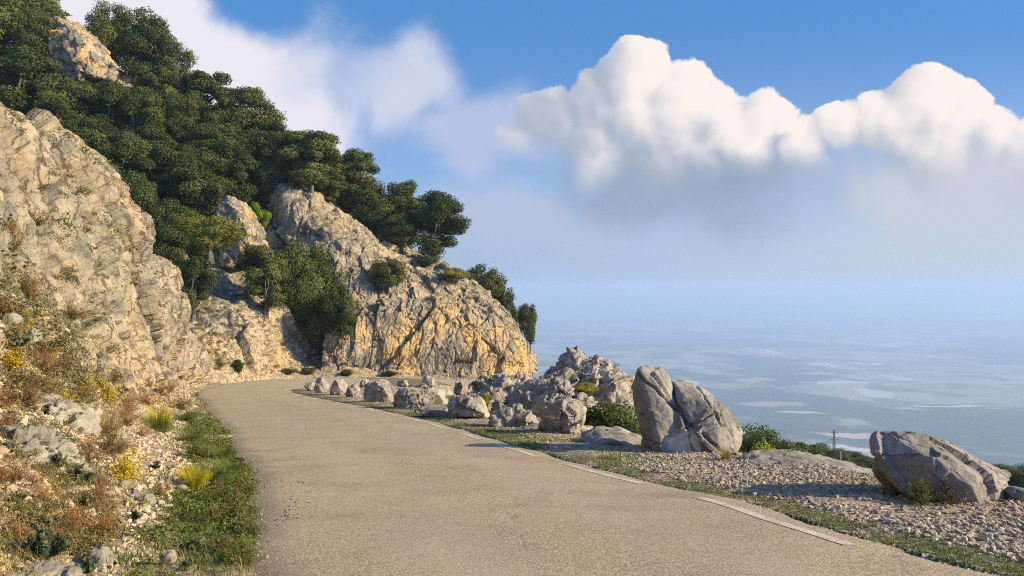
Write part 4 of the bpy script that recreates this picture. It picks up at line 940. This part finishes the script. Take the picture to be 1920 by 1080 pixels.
# gravel on the right shoulder
def gravel():
    V_, F_, T_, o = [], [], [], 0
    for (n, s0, s1, offr, a, b, seed, cl) in ((15000, 3.5, 15, (.45, 4.3), .028, .10, 1, (1.4, -.25)), (6000, 13, 34, (.8, 4.6), .04, .09, 2, (1.6, -.1)), (2500, 3.5, 20, (.5, 4.2), .07, .13, 3, (2, .0)), (2600, 3.3, 14, (-.15, .5), .012, .035, 4, None), (2500, 30, 66, (1, 4.8), .06, .14, 5, (2, -.1))):
        p, nn, oo = scatter(n, seed, s0, s1, 'R', offr, ('ground', 'road'), clump=cl)
        sz = a + (b - a) * rg.uniform(0, 1, len(p)) ** 2.2; v, f, t = stones(p, sz, seed); V_.append(v); F_.append(f + o); T_.append(t); o += len(v)
    link('gravel', mesh('gravel', np.concatenate(V_), np.concatenate(F_), {'tone': np.concatenate(T_)}, smooth=False), MS_grav, kind='stuff', label='loose grey beige gravel on the outer shoulder')
gravel()
def scree():
    V_, F_, T_, o = [], [], [], 0
    for (n, s0, s1, offr, a, b, seed, cl) in ((13000, 3.5, 13, (.85, 4.3), .02, .085, 11, (1.1, -.22)), (8500, 11, 34, (.9, 4.4), .04, .13, 12, (1.4, -.1)), (2600, 4, 26, (.9, 4.6), .09, .22, 13, (1.4, .05)), (2000, 3.3, 16, (-.15, .9), .012, .035, 14, None), (3000, 30, 74, (.5, 3.6), .07, .28, 15, None)):
        p, nn, oo = scatter(n, seed, s0, s1, 'L', offr, ('near_cliff', 'road', 'slope'), clump=cl)
        sz = a + (b - a) * rg.uniform(0, 1, len(p)) ** 2.4; v, f, t = stones(p, sz, seed); V_.append(v); F_.append(f + o); T_.append(t); o += len(v)
    # rubble along the foot of the far cliff and the bend
    e = Rl[12 * 24:19 * 24]; m = 3500; i = rg.integers(0, len(e) - 1, m); d = e[i + 1] - e[i]; d /= np.linalg.norm(d, axis=1, keepdims=True) + 1e-9
    b_ = e[i] + np.column_stack([-d[:, 1], d[:, 0]]) * rg.uniform(.2, 4.5, m)[:, None]; p = []
    for x, y in b_:
        h = drop(x, y, ('slope', 'far_cliff', 'near_cliff', 'ground'), top=-6)
        if h is not None: p.append((x, y, h[0].z))
    p = np.array(p); v, f, t = stones(p, 0.1 + 0.35 * rg.uniform(0, 1, len(p)) ** 3, 16); V_.append(v); F_.append(f + o); T_.append(t)
    link('scree', mesh('scree', np.concatenate(V_), np.concatenate(F_), {'tone': np.concatenate(T_)}, smooth=False), MS_scree, kind='stuff', label='tumbled cream and ochre stones at the foot of the bank')
scree()
def blades(p, h, lean, wd, seed, k=3):
    """grass blades as bent strips"""
    r = np.random.default_rng(seed); n = len(p); a = r.uniform(0, 6.28, n); dr = np.column_stack([np.cos(a), np.sin(a), np.zeros(n)])
    sd_ = np.column_stack([-np.sin(a), np.cos(a), np.zeros(n)]) if False else np.column_stack([np.cos(a + 1.3), np.sin(a + 1.3), np.zeros(n)])
    hh = h * r.uniform(.5, 1.2, n); L = lean * r.uniform(.2, 1.3, n); V_ = []
    for j in range(k + 1):
        t = j / k; c = p + dr * (L * hh * t ** 1.8)[:, None] + np.array([0, 0, 1.0]) * (hh * (t - 0.25 * L * t * t))[:, None]
        w_ = wd * (1 - t) ** .7 + wd * .08; V_ += [c - sd_ * w_ * .5, c + sd_ * w_ * .5]
    v = np.stack(V_, 1); b = np.arange(n)[:, None, None] * (2 * (k + 1)); f0 = np.array([(2 * j, 2 * j + 1, 2 * j + 3, 2 * j + 2) for j in range(k)])
    return v.reshape(-1, 3), (f0[None] + b).reshape(-1, 4), np.repeat(r.uniform(0, 1, n), 2 * (k + 1))
def grass():
    parts = []
    p, _, o = scatter(15000, 21, 3.3, 20, 'L', (-.05, 1.0), ('near_cliff', 'road'), clump=(.6, .02)); parts.append(blades(p, .07, .8, .006, 1))
    p, _, o = scatter(9000, 22, 7, 60, 'L', (.0, 1.3), ('near_cliff', 'road'), clump=(.8, -.1)); parts.append(blades(p, .11, .7, .014, 2))
    p, _, o = scatter(26000, 23, 3.3, 24, 'R', lambda r, y: np.abs(r.normal(.28, .24, len(y))) - .02, ('ground', 'road'), clump=(.9, -.05)); parts.append(blades(p, .028, .9, .006, 3))
    p, _, o = scatter(16000, 24, 14, 70, 'R', lambda r, y: np.abs(r.normal(.35, .5 + y * .012)), ('ground', 'road'), clump=(1.2, -.12)); parts.append(blades(p, .07, .9, .016, 4))
    v, f, t = join(parts); link('grass', mesh('grass', v, f, {'tone': t}, smooth=False), ML_grass, kind='stuff', label='thin green grass along both edges of the road')
    parts = []
    p, _, o = scatter(24000, 31, 4, 30, 'L', (1.4, 5.4), ('near_cliff',), clump=(1.6, .22)); parts.append(blades(p, .17, .9, .006, 5))
    p, _, o = scatter(7000, 32, 8, 50, 'R', (.5, 4.2), ('ground',), clump=(1.8, .22)); parts.append(blades(p, .09, .8, .008, 6))
    p, _, o = scatter(6000, 33, 10, 60, 'L', (1.5, 8.0), ('near_cliff',), clump=(2.0, .08)); parts.append(blades(p, .22, .8, .014, 7))
    v, f, t = join(parts); link('dry_grass', mesh('dry_grass', v, f, {'tone': t}, smooth=False), ML_straw, kind='stuff', label='dry straw coloured grass among the stones')
    # leafy mats on the left verge
    p, _, o = scatter(1500, 41, 3.3, 32, 'L', (.0, .95), ('near_cliff', 'road'), clump=(.7, .10))
    r = np.random.default_rng(3); C, Nn = [], []
    for q in p:
        rad = r.uniform(.05, .13) * (1 + q[1] / 30); m = 26; d = r.normal(size=(m, 3)); d /= np.linalg.norm(d, axis=1, keepdims=True); d[:, 2] = np.abs(d[:, 2])
        C.append(q + d * rad * np.array([1, 1, .7])); Nn.append(d + r.normal(size=(m, 3)) * .4)
    C, Nn = np.concatenate(C), np.concatenate(Nn); v, f, t = quads(C, Nn, 0.022 * (1 + C[:, 1] / 14), .7, 9)
    link('verge_herbs', mesh('verge_herbs', v, f, {'tone': t}, smooth=False), ML_grass, kind='stuff', label='low leafy green herbs in a mat along the left road edge')
grass()
def scrub():
    """dry low scrub in the hollows of the rock faces"""
    r = np.random.default_rng(8); C, Nn, S_ = [], [], []
    def add(q, rad, m, ls):
        d = r.normal(size=(m, 3)); d /= np.linalg.norm(d, axis=1, keepdims=True); d[:, 2] = np.abs(d[:, 2])
        C.append(np.array(q) + d * rad * r.uniform(.5, 1, (m, 1)) * np.array([1, 1, .8])); Nn.append(d + r.normal(size=(m, 3)) * .5); S_.append(np.full(m, ls))
    def rain(poly, n, rad, m, ls, thr, names_=('near_cliff', 'slope', 'far_cliff')):
        k = 0; x0, y0, x1, y1 = poly
        while k < n:
            px, py = r.uniform(x0, x1), r.uniform(y0, y1); h = hit(px, py, names_); k += 1
            if h is None or h[1].z < thr: continue
            q = np.array(h[0]); nz = fbm(np.array([[*q / 3.0]]), 3, 4)[0]
            if nz < -0.05 + r.normal(0, .15): continue
            sc = r.uniform(.5, 1.2); add(q, rad * sc, m, ls)
    rain((0, 200, 390, 760), 1500, .32, 60, .05, .30)
    rain((330, 540, 680, 700), 1400, .42, 50, .09, .30)
    rain((500, 340, 985, 690), 1500, .42, 46, .09, .42)
    rain((0, 30, 880, 540), 900, .6, 40, .12, .3)
    oc = [k for k in BV if k.startswith('outcrop')]; rain((860, 665, 1215, 830), 700, .2, 70, .05, .15, [k for k in oc if k in ('outcrop201', 'outcrop211')]); rain((0, 680, 155, 950), 250, .09, 60, .02, .3, oc)
    rain((0, 560, 215, 1050), 1000, .12, 70, .022, .2)
    C, Nn, S_ = np.concatenate(C), np.concatenate(Nn), np.concatenate(S_); v, f, t = quads(C, Nn, S_, .6, 19)
    link('scrub', mesh('scrub', v, f, {'tone': t}, smooth=False), ML_olive, kind='stuff', label='dry olive scrub in the hollows of the rock')
scrub()

# small plants on the near bank, each one its own thing
def spurge(seed, ns=26, L=.17, lf=.038):
    r = np.random.default_rng(seed); parts, tb = [], []
    for i in range(ns):
        a = r.uniform(0, 6.28); el = r.uniform(.3, 1.5); n = 9; t = np.linspace(0, 1, n)[:, None]; LL = L * r.uniform(.6, 1.1)
        path = np.column_stack([np.cos(a) * np.cos(el) * t * LL, np.sin(a) * np.cos(el) * t * LL, LL * (np.sin(el) * t[:, 0:1] + .22 * t[:, 0:1] ** 2)])
        tb.append(tube(path, np.full(n, .004), 4)); m = 90; k = r.uniform(.2, 1, m) ** .6; c = np.column_stack([np.interp(k, t[:, 0], path[:, j]) for j in range(3)])
        d = r.normal(size=(m, 3)); ax = path[-1] / np.linalg.norm(path[-1]); d = d - (d @ ax)[:, None] * ax; d /= np.linalg.norm(d, axis=1, keepdims=True); d = d + ax * .7
        d /= np.linalg.norm(d, axis=1, keepdims=True); sd_ = np.cross(d, ax); sd_ /= np.linalg.norm(sd_, axis=1, keepdims=True) + 1e-9
        w_ = lf * .13; tip = c + d * lf; mid = c + d * lf * .55
        v = np.stack([c, mid - sd_ * w_, tip, mid + sd_ * w_], 1).reshape(-1, 3); parts.append((v, np.arange(4 * m).reshape(-1, 4), np.repeat(np.clip(k + r.normal(0, .2, m), 0, 1), 4)))
    v, f, t = join(parts); me = mesh('leaves', v, f, {'tone': t}, smooth=False); me.materials.append(ML_blue)
    v, f, t = join(tb); m2 = mesh('stems', v, f); m2.materials.append(M_twig); return me, m2
def shrub(seed, matl, nt=70, L=.35, nl=500, lf=.02, up=.5, name='leaves', wid=1.0):
    r = np.random.default_rng(seed); tb, ends = [], []
    for i in range(nt):
        a = r.uniform(0, 6.28); el = r.uniform(.15, 1.45) * (0.6 + up); el = min(el, 1.5); n = 6; t = np.linspace(0, 1, n)[:, None]; LL = L * r.uniform(.5, 1.05)
        d = np.array([np.cos(a) * np.cos(el) * wid, np.sin(a) * np.cos(el) * wid, np.sin(el)]); path = t * LL * d + np.cumsum(r.normal(0, .06 * LL / n * 2, (n, 3)), 0) * (t > 0)
        tb.append(tube(path, .0035 * (1.2 - t[:, 0]), 3)); ends.append(path)
        for q in range(2):
            k = r.integers(2, n); b = path[k]; dd = d + r.normal(0, .6, 3); p2 = b + t[:4] * LL * .5 * dd; tb.append(tube(p2, .002 * (1.3 - t[:4, 0]), 3)); ends.append(p2)
    v, f, t = join(tb); tw = mesh('twigs', v, f); tw.materials.append(M_twig)
    E = np.concatenate([e[1:] for e in ends]); c = E[r.integers(0, len(E), nl)] + r.normal(0, .02, (nl, 3)); v, f, t = quads(c, r.normal(size=(nl, 3)) + [0, 0, .5], lf, .6, seed)
    lv = mesh(name, v, f, {'tone': t}, smooth=False); lv.materials.append(matl); return lv, tw
def tuft(seed, matl, n=420, h=.42, rad=.12, lean=.75, wd=.005):
    r = np.random.default_rng(seed); a = r.uniform(0, 6.28, n); q = rad * np.sqrt(r.uniform(0, 1, n)); p = np.column_stack([np.cos(a) * q, np.sin(a) * q, np.zeros(n)])
    v, f, t = blades(p, h, lean, wd, seed, 4); me = mesh('blades', v, f, {'tone': t}, smooth=False); me.materials.append(matl); return (me,)
SP = [spurge(1), spurge(2, 30, .19), spurge(3, 18, .15)]
KIND = {'rust': [shrub(11, ML_rust, 80, .36, 900, .022), shrub(12, ML_rust, 60, .3, 700, .02)], 'red': [shrub(13, ML_red, 90, .34, 500, .016), shrub(14, ML_red, 60, .3, 400, .016)],
        'yellow': [shrub(15, ML_yellow, 60, .34, 3200, .03, .6)], 'olive': [shrub(16, ML_olive, 70, .34, 1300, .022), shrub(17, ML_olive, 60, .3, 900, .022)],
        'green': [shrub(18, ML_grass, 50, .3, 1500, .024)], 'bare': [shrub(19, ML_rust, 9, .7, 10, .02, 1.2, wid=.5)], 'spurge': SP,
        'straw': [tuft(20, ML_straw), tuft(21, ML_straw, 300, .5, .1, 1.0)], 'gold': [tuft(22, ML_yellow, 380, .3, .14, .4)], 'greengrass': [tuft(23, ML_grass, 600, .26, .22, .5)]}
WORD = {'rust': ('dry_shrub', 'shrub', 'rusty orange dry shrub'), 'red': ('dry_shrub', 'shrub', 'reddish brown twiggy shrub'), 'yellow': ('yellow_shrub', 'shrub', 'bright yellow leafy shrub'),
        'olive': ('scrub_bush', 'shrub', 'olive brown scrubby bush'), 'green': ('green_herb', 'plant', 'green leafy herb'), 'bare': ('bare_stalks', 'plant', 'tall bare dark stalks'),
        'spurge': ('spurge_plant', 'plant', 'blue green spurge plant'), 'straw': ('grass_tuft', 'grass tuft', 'straw coloured grass tuft'), 'gold': ('grass_tuft', 'grass tuft', 'golden grass tuft'), 'greengrass': ('grass_tuft', 'grass tuft', 'green grass tuft')}
GRP = {'rust': 'dry rusty shrubs on the bank', 'red': 'dry reddish shrubs on the bank', 'yellow': 'yellow shrubs', 'olive': 'olive bushes on the bank', 'green': 'green herbs by the road', 'bare': 'bare stalks', 'spurge': 'spurge plants on the bank', 'straw': 'grass tufts on the bank', 'gold': 'grass tufts on the bank', 'greengrass': 'grass tufts on the bank'}
SZ = {'rust': .62, 'red': .6, 'yellow': .62, 'olive': .6, 'green': .5, 'bare': .75, 'spurge': .46, 'straw': .75, 'gold': .42, 'greengrass': .55}
pr = random.Random(9)
def bank(kind, px, py, wpx, where, hs=1.0, names=('near_cliff', 'road', 'slope', 'ground', 'far_cliff')):
    h = hit(px, py, names)
    if h is None: print('no hit', kind, px, py); return
    i = pr.randrange(len(KIND[kind])); s = wpx / FPX * h[0].y / SZ[kind]; nm, cat, lab = WORD[kind]
    plant(nm, KIND[kind][i], np.array(h[0]) - np.array([0, 0, .01]), s, s * hs, pr.uniform(0, 6.28), lab + ' ' + where, cat, GRP[kind], tuple(m.name.split('.')[0] for m in KIND[kind][i]))
for a in [
 ('spurge',77,1050,120,'largest, low at the bottom left corner'),('spurge',165,1072,60,'at the bottom edge right of the largest one'),('spurge',75,992,66,'left of the rusty shrub'),('spurge',167,955,74,'just below the dark red twigs'),
 ('spurge',30,945,58,'at the left edge under the lower rock ledge'),('spurge',252,976,52,'among the scree below the pale flat stone'),('spurge',20,758,62,'on top of the upper rock ledge at the left edge'),('spurge',90,776,40,'at the right end of the upper rock ledge'),
 ('spurge',80,856,54,'in the gap between the two rock ledges'),('spurge',106,878,58,'beside the end of the lower rock ledge'),('spurge',150,905,76,'left of the bright yellow shrub'),('spurge',292,880,36,'alone on the scree right of the straw tuft'),
 ('spurge',30,655,76,'high at the left edge under the orange bush'),('spurge',185,732,62,'at the foot of the near cliff left of the round one'),('spurge',230,738,40,'round and dark, at the foot of the near cliff'),('spurge',364,1030,46,'near the green mat low by the road'),
 ('spurge',348,1068,40,'lowest by the green road edge'),('spurge',237,800,34,'behind the straw tuft at the foot of the cliff'),('spurge',12,850,44,'dark one between the ledges at the left edge'),('spurge',440,1000,50,'in the green mat right at the road edge'),
 ('olive',80,662,44,'round and dark on the rubble at left'),('olive',120,1000,60,'between the spurge plants low at left'),('olive',215,720,60,'by the foot of the near cliff'),('olive',60,730,80,'above the upper rock ledge'),('olive',150,760,80,'on the bank right of the upper rock ledge'),
 ('olive',30,900,60,'on the lower rock ledge'),('olive',205,850,80,'behind the reddish twigs'),('olive',120,700,70,'under the rubble slope'),('olive',340,770,50,'close under the end of the near cliff'),('olive',10,820,60,'at the left edge between ledges'),
 ('olive',300,930,50,'on the scree near the dark clump'),('olive',25,470,70,'high up at the left edge'),('olive',70,420,60,'in a hollow high on the near cliff'),('olive',45,545,80,'on the upper rubble at left'),('olive',135,600,60,'beside the yellow patch of rock'),
 ('olive',260,560,36,'in a crack of the smooth near cliff face'),('olive',300,450,40,'on the crest of the near cliff'),('olive',410,690,40,'at the far foot of the near cliff'),('olive',420,1040,70,'over the green mat at the bottom'),
 ('red',165,862,90,'below the straw tuft'),('red',55,758,80,'above the ledge end at left'),('red',15,800,48,'pinkish, at the left edge on the ledge'),('red',266,820,40,'small, on the scree'),('red',188,915,50,'dark red, left of the yellow shrub'),('red',190,945,80,'under the yellow shrub'),
 ('red',82,700,90,'on the bank under the rubble'),('red',135,775,70,'dark, behind the ledge end'),('red',60,905,50,'at the lower ledge'),('red',240,770,60,'at the cliff foot left of the smooth face'),
 ('rust',142,995,96,'biggest, low on the bank'),('rust',33,1010,60,'at the left edge near the bottom'),('rust',110,1020,70,'just above the largest spurge'),('rust',15,590,60,'high at the left edge'),('rust',25,700,70,'at the left edge above the ledge'),('rust',230,790,60,'behind the straw tuft'),
 ('rust',190,1000,56,'at the edge of the scree, bottom left'),('rust',275,760,50,'at the cliff foot on the right'),('rust',20,440,60,'far up on the left edge'),('rust',180,960,50,'next to the pale flat stone'),
 ('rust',60,560,60,'on the rubble high above the orange one'),('rust',95,745,50,'by the narrow rock rib'),('rust',8,760,60,'at the left edge on the upper ledge top'),('rust',85,940,60,'between the lower ledge and the biggest rusty one'),('rust',215,990,44,'near the spurge on the scree'),
 ('rust',300,740,40,'beside the bare stalks at the cliff end'),('yellow',50,620,50,'on the upper bank under the pale blocks'),('yellow',165,735,44,'left of the dark pair of stalks'),('rust',230,850,50,'on the right flank of the largest straw tuft'),('rust',5,900,60,'at the left edge below the ledges'),
 ('yellow',232,905,76,'the brightest on the bank'),('yellow',200,755,62,'at the foot of the near cliff'),('yellow',22,690,60,'at the left edge under the orange ones'),('yellow',125,765,44,'small, beside the narrow rock rib'),('yellow',100,680,30,'tiny, on the rubble slope'),
 ('straw',204,820,110,'the largest, leaning right above the yellow shrub'),('straw',180,800,80,'left of the largest one'),('straw',225,850,70,'right below the largest one'),('straw',60,860,50,'between the ledges'),('straw',320,735,40,'at the road end of the near cliff'),
 ('straw',30,630,60,'up at the left edge'),('straw',1360,862,50,'at the foot of the biggest boulder'),
 ('gold',372,915,62,'at the inner side of the green verge'),('gold',352,905,48,'beside the other golden one'),('gold',300,800,60,'up by the cliff foot'),('greengrass',400,910,80,'beside the golden tufts'),('greengrass',435,890,70,'at the road edge by the golden tufts'),('greengrass',420,860,60,'on the verge further along'),
 ('greengrass',296,808,70,'on the scree below the cliff foot'),('greengrass',360,830,60,'on the verge past the scree'),('greengrass',350,790,50,'on the verge near the cliff end'),('green',415,948,70,'dark, inside the green mat'),('green',455,930,70,'at the road edge past the golden tufts'),
 ('green',440,980,90,'large, spreading to the asphalt'),('green',400,985,70,'left half of the large mat'),('green',470,1010,60,'right at the asphalt near the bottom'),('green',450,1060,80,'lowest, by the bottom edge'),('green',370,860,50,'on the middle of the verge'),
 ('green',1730,945,70,'under the low broad boulder'),('olive',1770,945,90,'dark, in front of the low broad boulder'),('olive',1680,930,50,'under the overhanging left end of the low broad boulder'),
 ('bare',157,715,34,'standing out against the cliff, left of a pair'),('bare',182,705,22,'single, right of the others at left'),('bare',318,745,30,'at the end of the near cliff'),('bare',345,748,34,'leaning right beside the verge'),
 ]: bank(*a)
# stones big enough to stand alone
def lone(px, py, w, hpx, lab, m=M_outcrop, names=('near_cliff', 'ground', 'road')):
    h = hit(px, py, names)
    if h is None: return
    Y = h[0].y; ol = [(px - w / 2, py - hpx * .3), (px - w * .3, py - hpx * .9), (px + w * .1, py - hpx), (px + w * .42, py - hpx * .6), (px + w / 2, py), (px, py + hpx * .35), (px - w * .4, py + hpx * .2)]
    rock('loose_stone', [outline_hull(ol, Y, w / FPX * Y * .35, w / FPX * Y * .45, .7)], max(.009, Y * .0012), (.16 * Y / 8, .07 * Y / 8), (.018, .008), int(px + py), m, lab, 'stone', 'single large stones on the bank', fine=.003)
for a in [(272,943,40,18,'flat white stone on the scree below the yellow shrub'),(188,1060,50,34,'grey rounded stone near the bottom left spurge'),(70,1078,80,20,'pale flat slab at the bottom edge under the largest spurge'),(125,1082,50,16,'pale stone at the bottom edge right of the slab'),
          (158,792,26,16,'white stone beside the straw tuft'),(232,915,22,14,'small ochre stone below the yellow shrub'),(315,1058,30,28,'upright ochre stone near the bottom of the scree'),(250,930,30,9,'thin orange stone above the flat white one'),
          (22,608,40,22,'pale stone jutting from the upper bank at the left edge'),(60,640,40,26,'pale block on the upper bank under the rubble'),(340,918,22,10,'cream stone left of the golden tufts'),(300,800,26,14,'cream stone at the cliff foot')]: lone(*a)
# bits of dirt on the asphalt
def debris():
    r = np.random.default_rng(4); p = []
    for (cx_, cy_, rx, ry, n) in ((565,905,14,3,14),(560,940,25,22,26),(535,965,20,12,34),(480,853,18,2,12),(530,930,30,60,24),(520,905,20,4,8)):
        for _ in range(n):
            h = hit(cx_ + r.normal() * rx * .7, cy_ + r.normal() * ry * .7, ('road',))
            if h is not None: p.append(tuple(h[0]))
    p = np.array(p); v, f, t = stones(p, r.uniform(.012, .035, len(p)), 5, .3)
    q = mat('dark_litter'); q.put(q.bsdf.inputs['Base Color'], (0.045, 0.032, 0.022, 1)); link('road_litter', mesh('road_litter', v, f, smooth=False), q.m_, kind='stuff', label='dark specks of dry dirt on the asphalt')
debris()
# thin marker stakes on the edge of the far road stretch, and on the spur
qs = mat('weathered_steel'); qs.put(qs.bsdf.inputs['Base Color'], (0.16, 0.125, 0.10, 1)); qs.put(qs.bsdf.inputs['Roughness'], 0.7); M_stake = qs.m_
def stake(px, pt, pb, Y, lab):
    b = P(px, pb, Y); t = P(px, pt, Y); L = t[2] - b[2]
    v, f, _ = tube([(0, 0, -.4), (0, 0, L * .5), (.02, 0, L)], [.035, .034, .03], 8); o = link('marker_stake', mesh('marker_stake', v, f), M_stake, label=lab, category='marker stake', group='thin marker stakes along the far road'); o.location = b
    vt, ft, _ = tube([(.02, 0, L), (.02, 0, L + .015), (.02, 0, L + .02)], [.042, .042, .005], 8); link('cap', mesh('cap', vt, ft), M_stake, o)
for a in [(696,704,722,83,'leftmost thin stake by the far road stretch'),(811,692,722,85,'thin stake by the far road, second from the left'),(856,690,722,86.5,'thin stake by the far road, third from the left'),(904,690,716,88.5,'thin stake by the far road against the ochre cliff end'),
          (998,698,714,46,'short stake on the spur left of the pinnacle, farther from it'),(1035,698,714,45,'short stake on the spur nearest the pinnacle')]: stake(*a)
# lattice pylon and a pole down the slope
def pylon():
    Y = 420; b = P(1564, 838, Y); x = b[0]; zg = ground_z(np.array([x]), np.array([float(Y)]))[0]; top = P(1564, 806, Y)[2]; Hh = top - zg
    e = link('pylon', None, label='thin lattice pylon rising above the distant trees', category='pylon'); e.location = (x, Y, zg); parts = []
    for sx, sy in ((-1, -1), (1, -1), (1, 1), (-1, 1)): parts.append(tube([(sx * 1.3, sy * 1.3, 0), (sx * .55, sy * .55, Hh * .65), (sx * .3, sy * .3, Hh)], [.16, .14, .12], 4))
    n = 14
    for i in range(n):
        z0, z1 = Hh * i / n, Hh * (i + 1) / n; w0 = 1.3 - i / n; w1 = 1.3 - (i + 1) / n
        for s in (-1, 1):
            parts.append(tube([(-w0, s * w0, z0), (w1, s * w1, z1)], [.07, .07], 3)); parts.append(tube([(w0, s * w0, z0), (-w1, s * w1, z1)], [.07, .07], 3))
    v, f, _ = join(parts); link('mast', mesh('mast', v, f), M_stake, e)
    for z in (.84, .96): v, f, _ = tube([(-2.2, 0, Hh * z), (2.2, 0, Hh * z)], [.12, .12], 4); link('crossarm', mesh('crossarm', v, f), M_stake, e)
    Y = 62.; b = P(1575, 872, Y); zg = ground_z(np.array([b[0]]), np.array([Y]))[0]; v, f, _ = tube([(0, 0, 0), (.05, 0, P(1578, 846, Y)[2] - zg)], [.06, .04], 6)
    qp = mat('pale_wood'); qp.put(qp.bsdf.inputs['Base Color'], (0.42, 0.38, 0.3, 1)); o = link('pole', mesh('pole', v, f), qp.m_, label='thin pale pole just beyond the road lip', category='pole'); o.location = (b[0], Y, zg)
pylon()
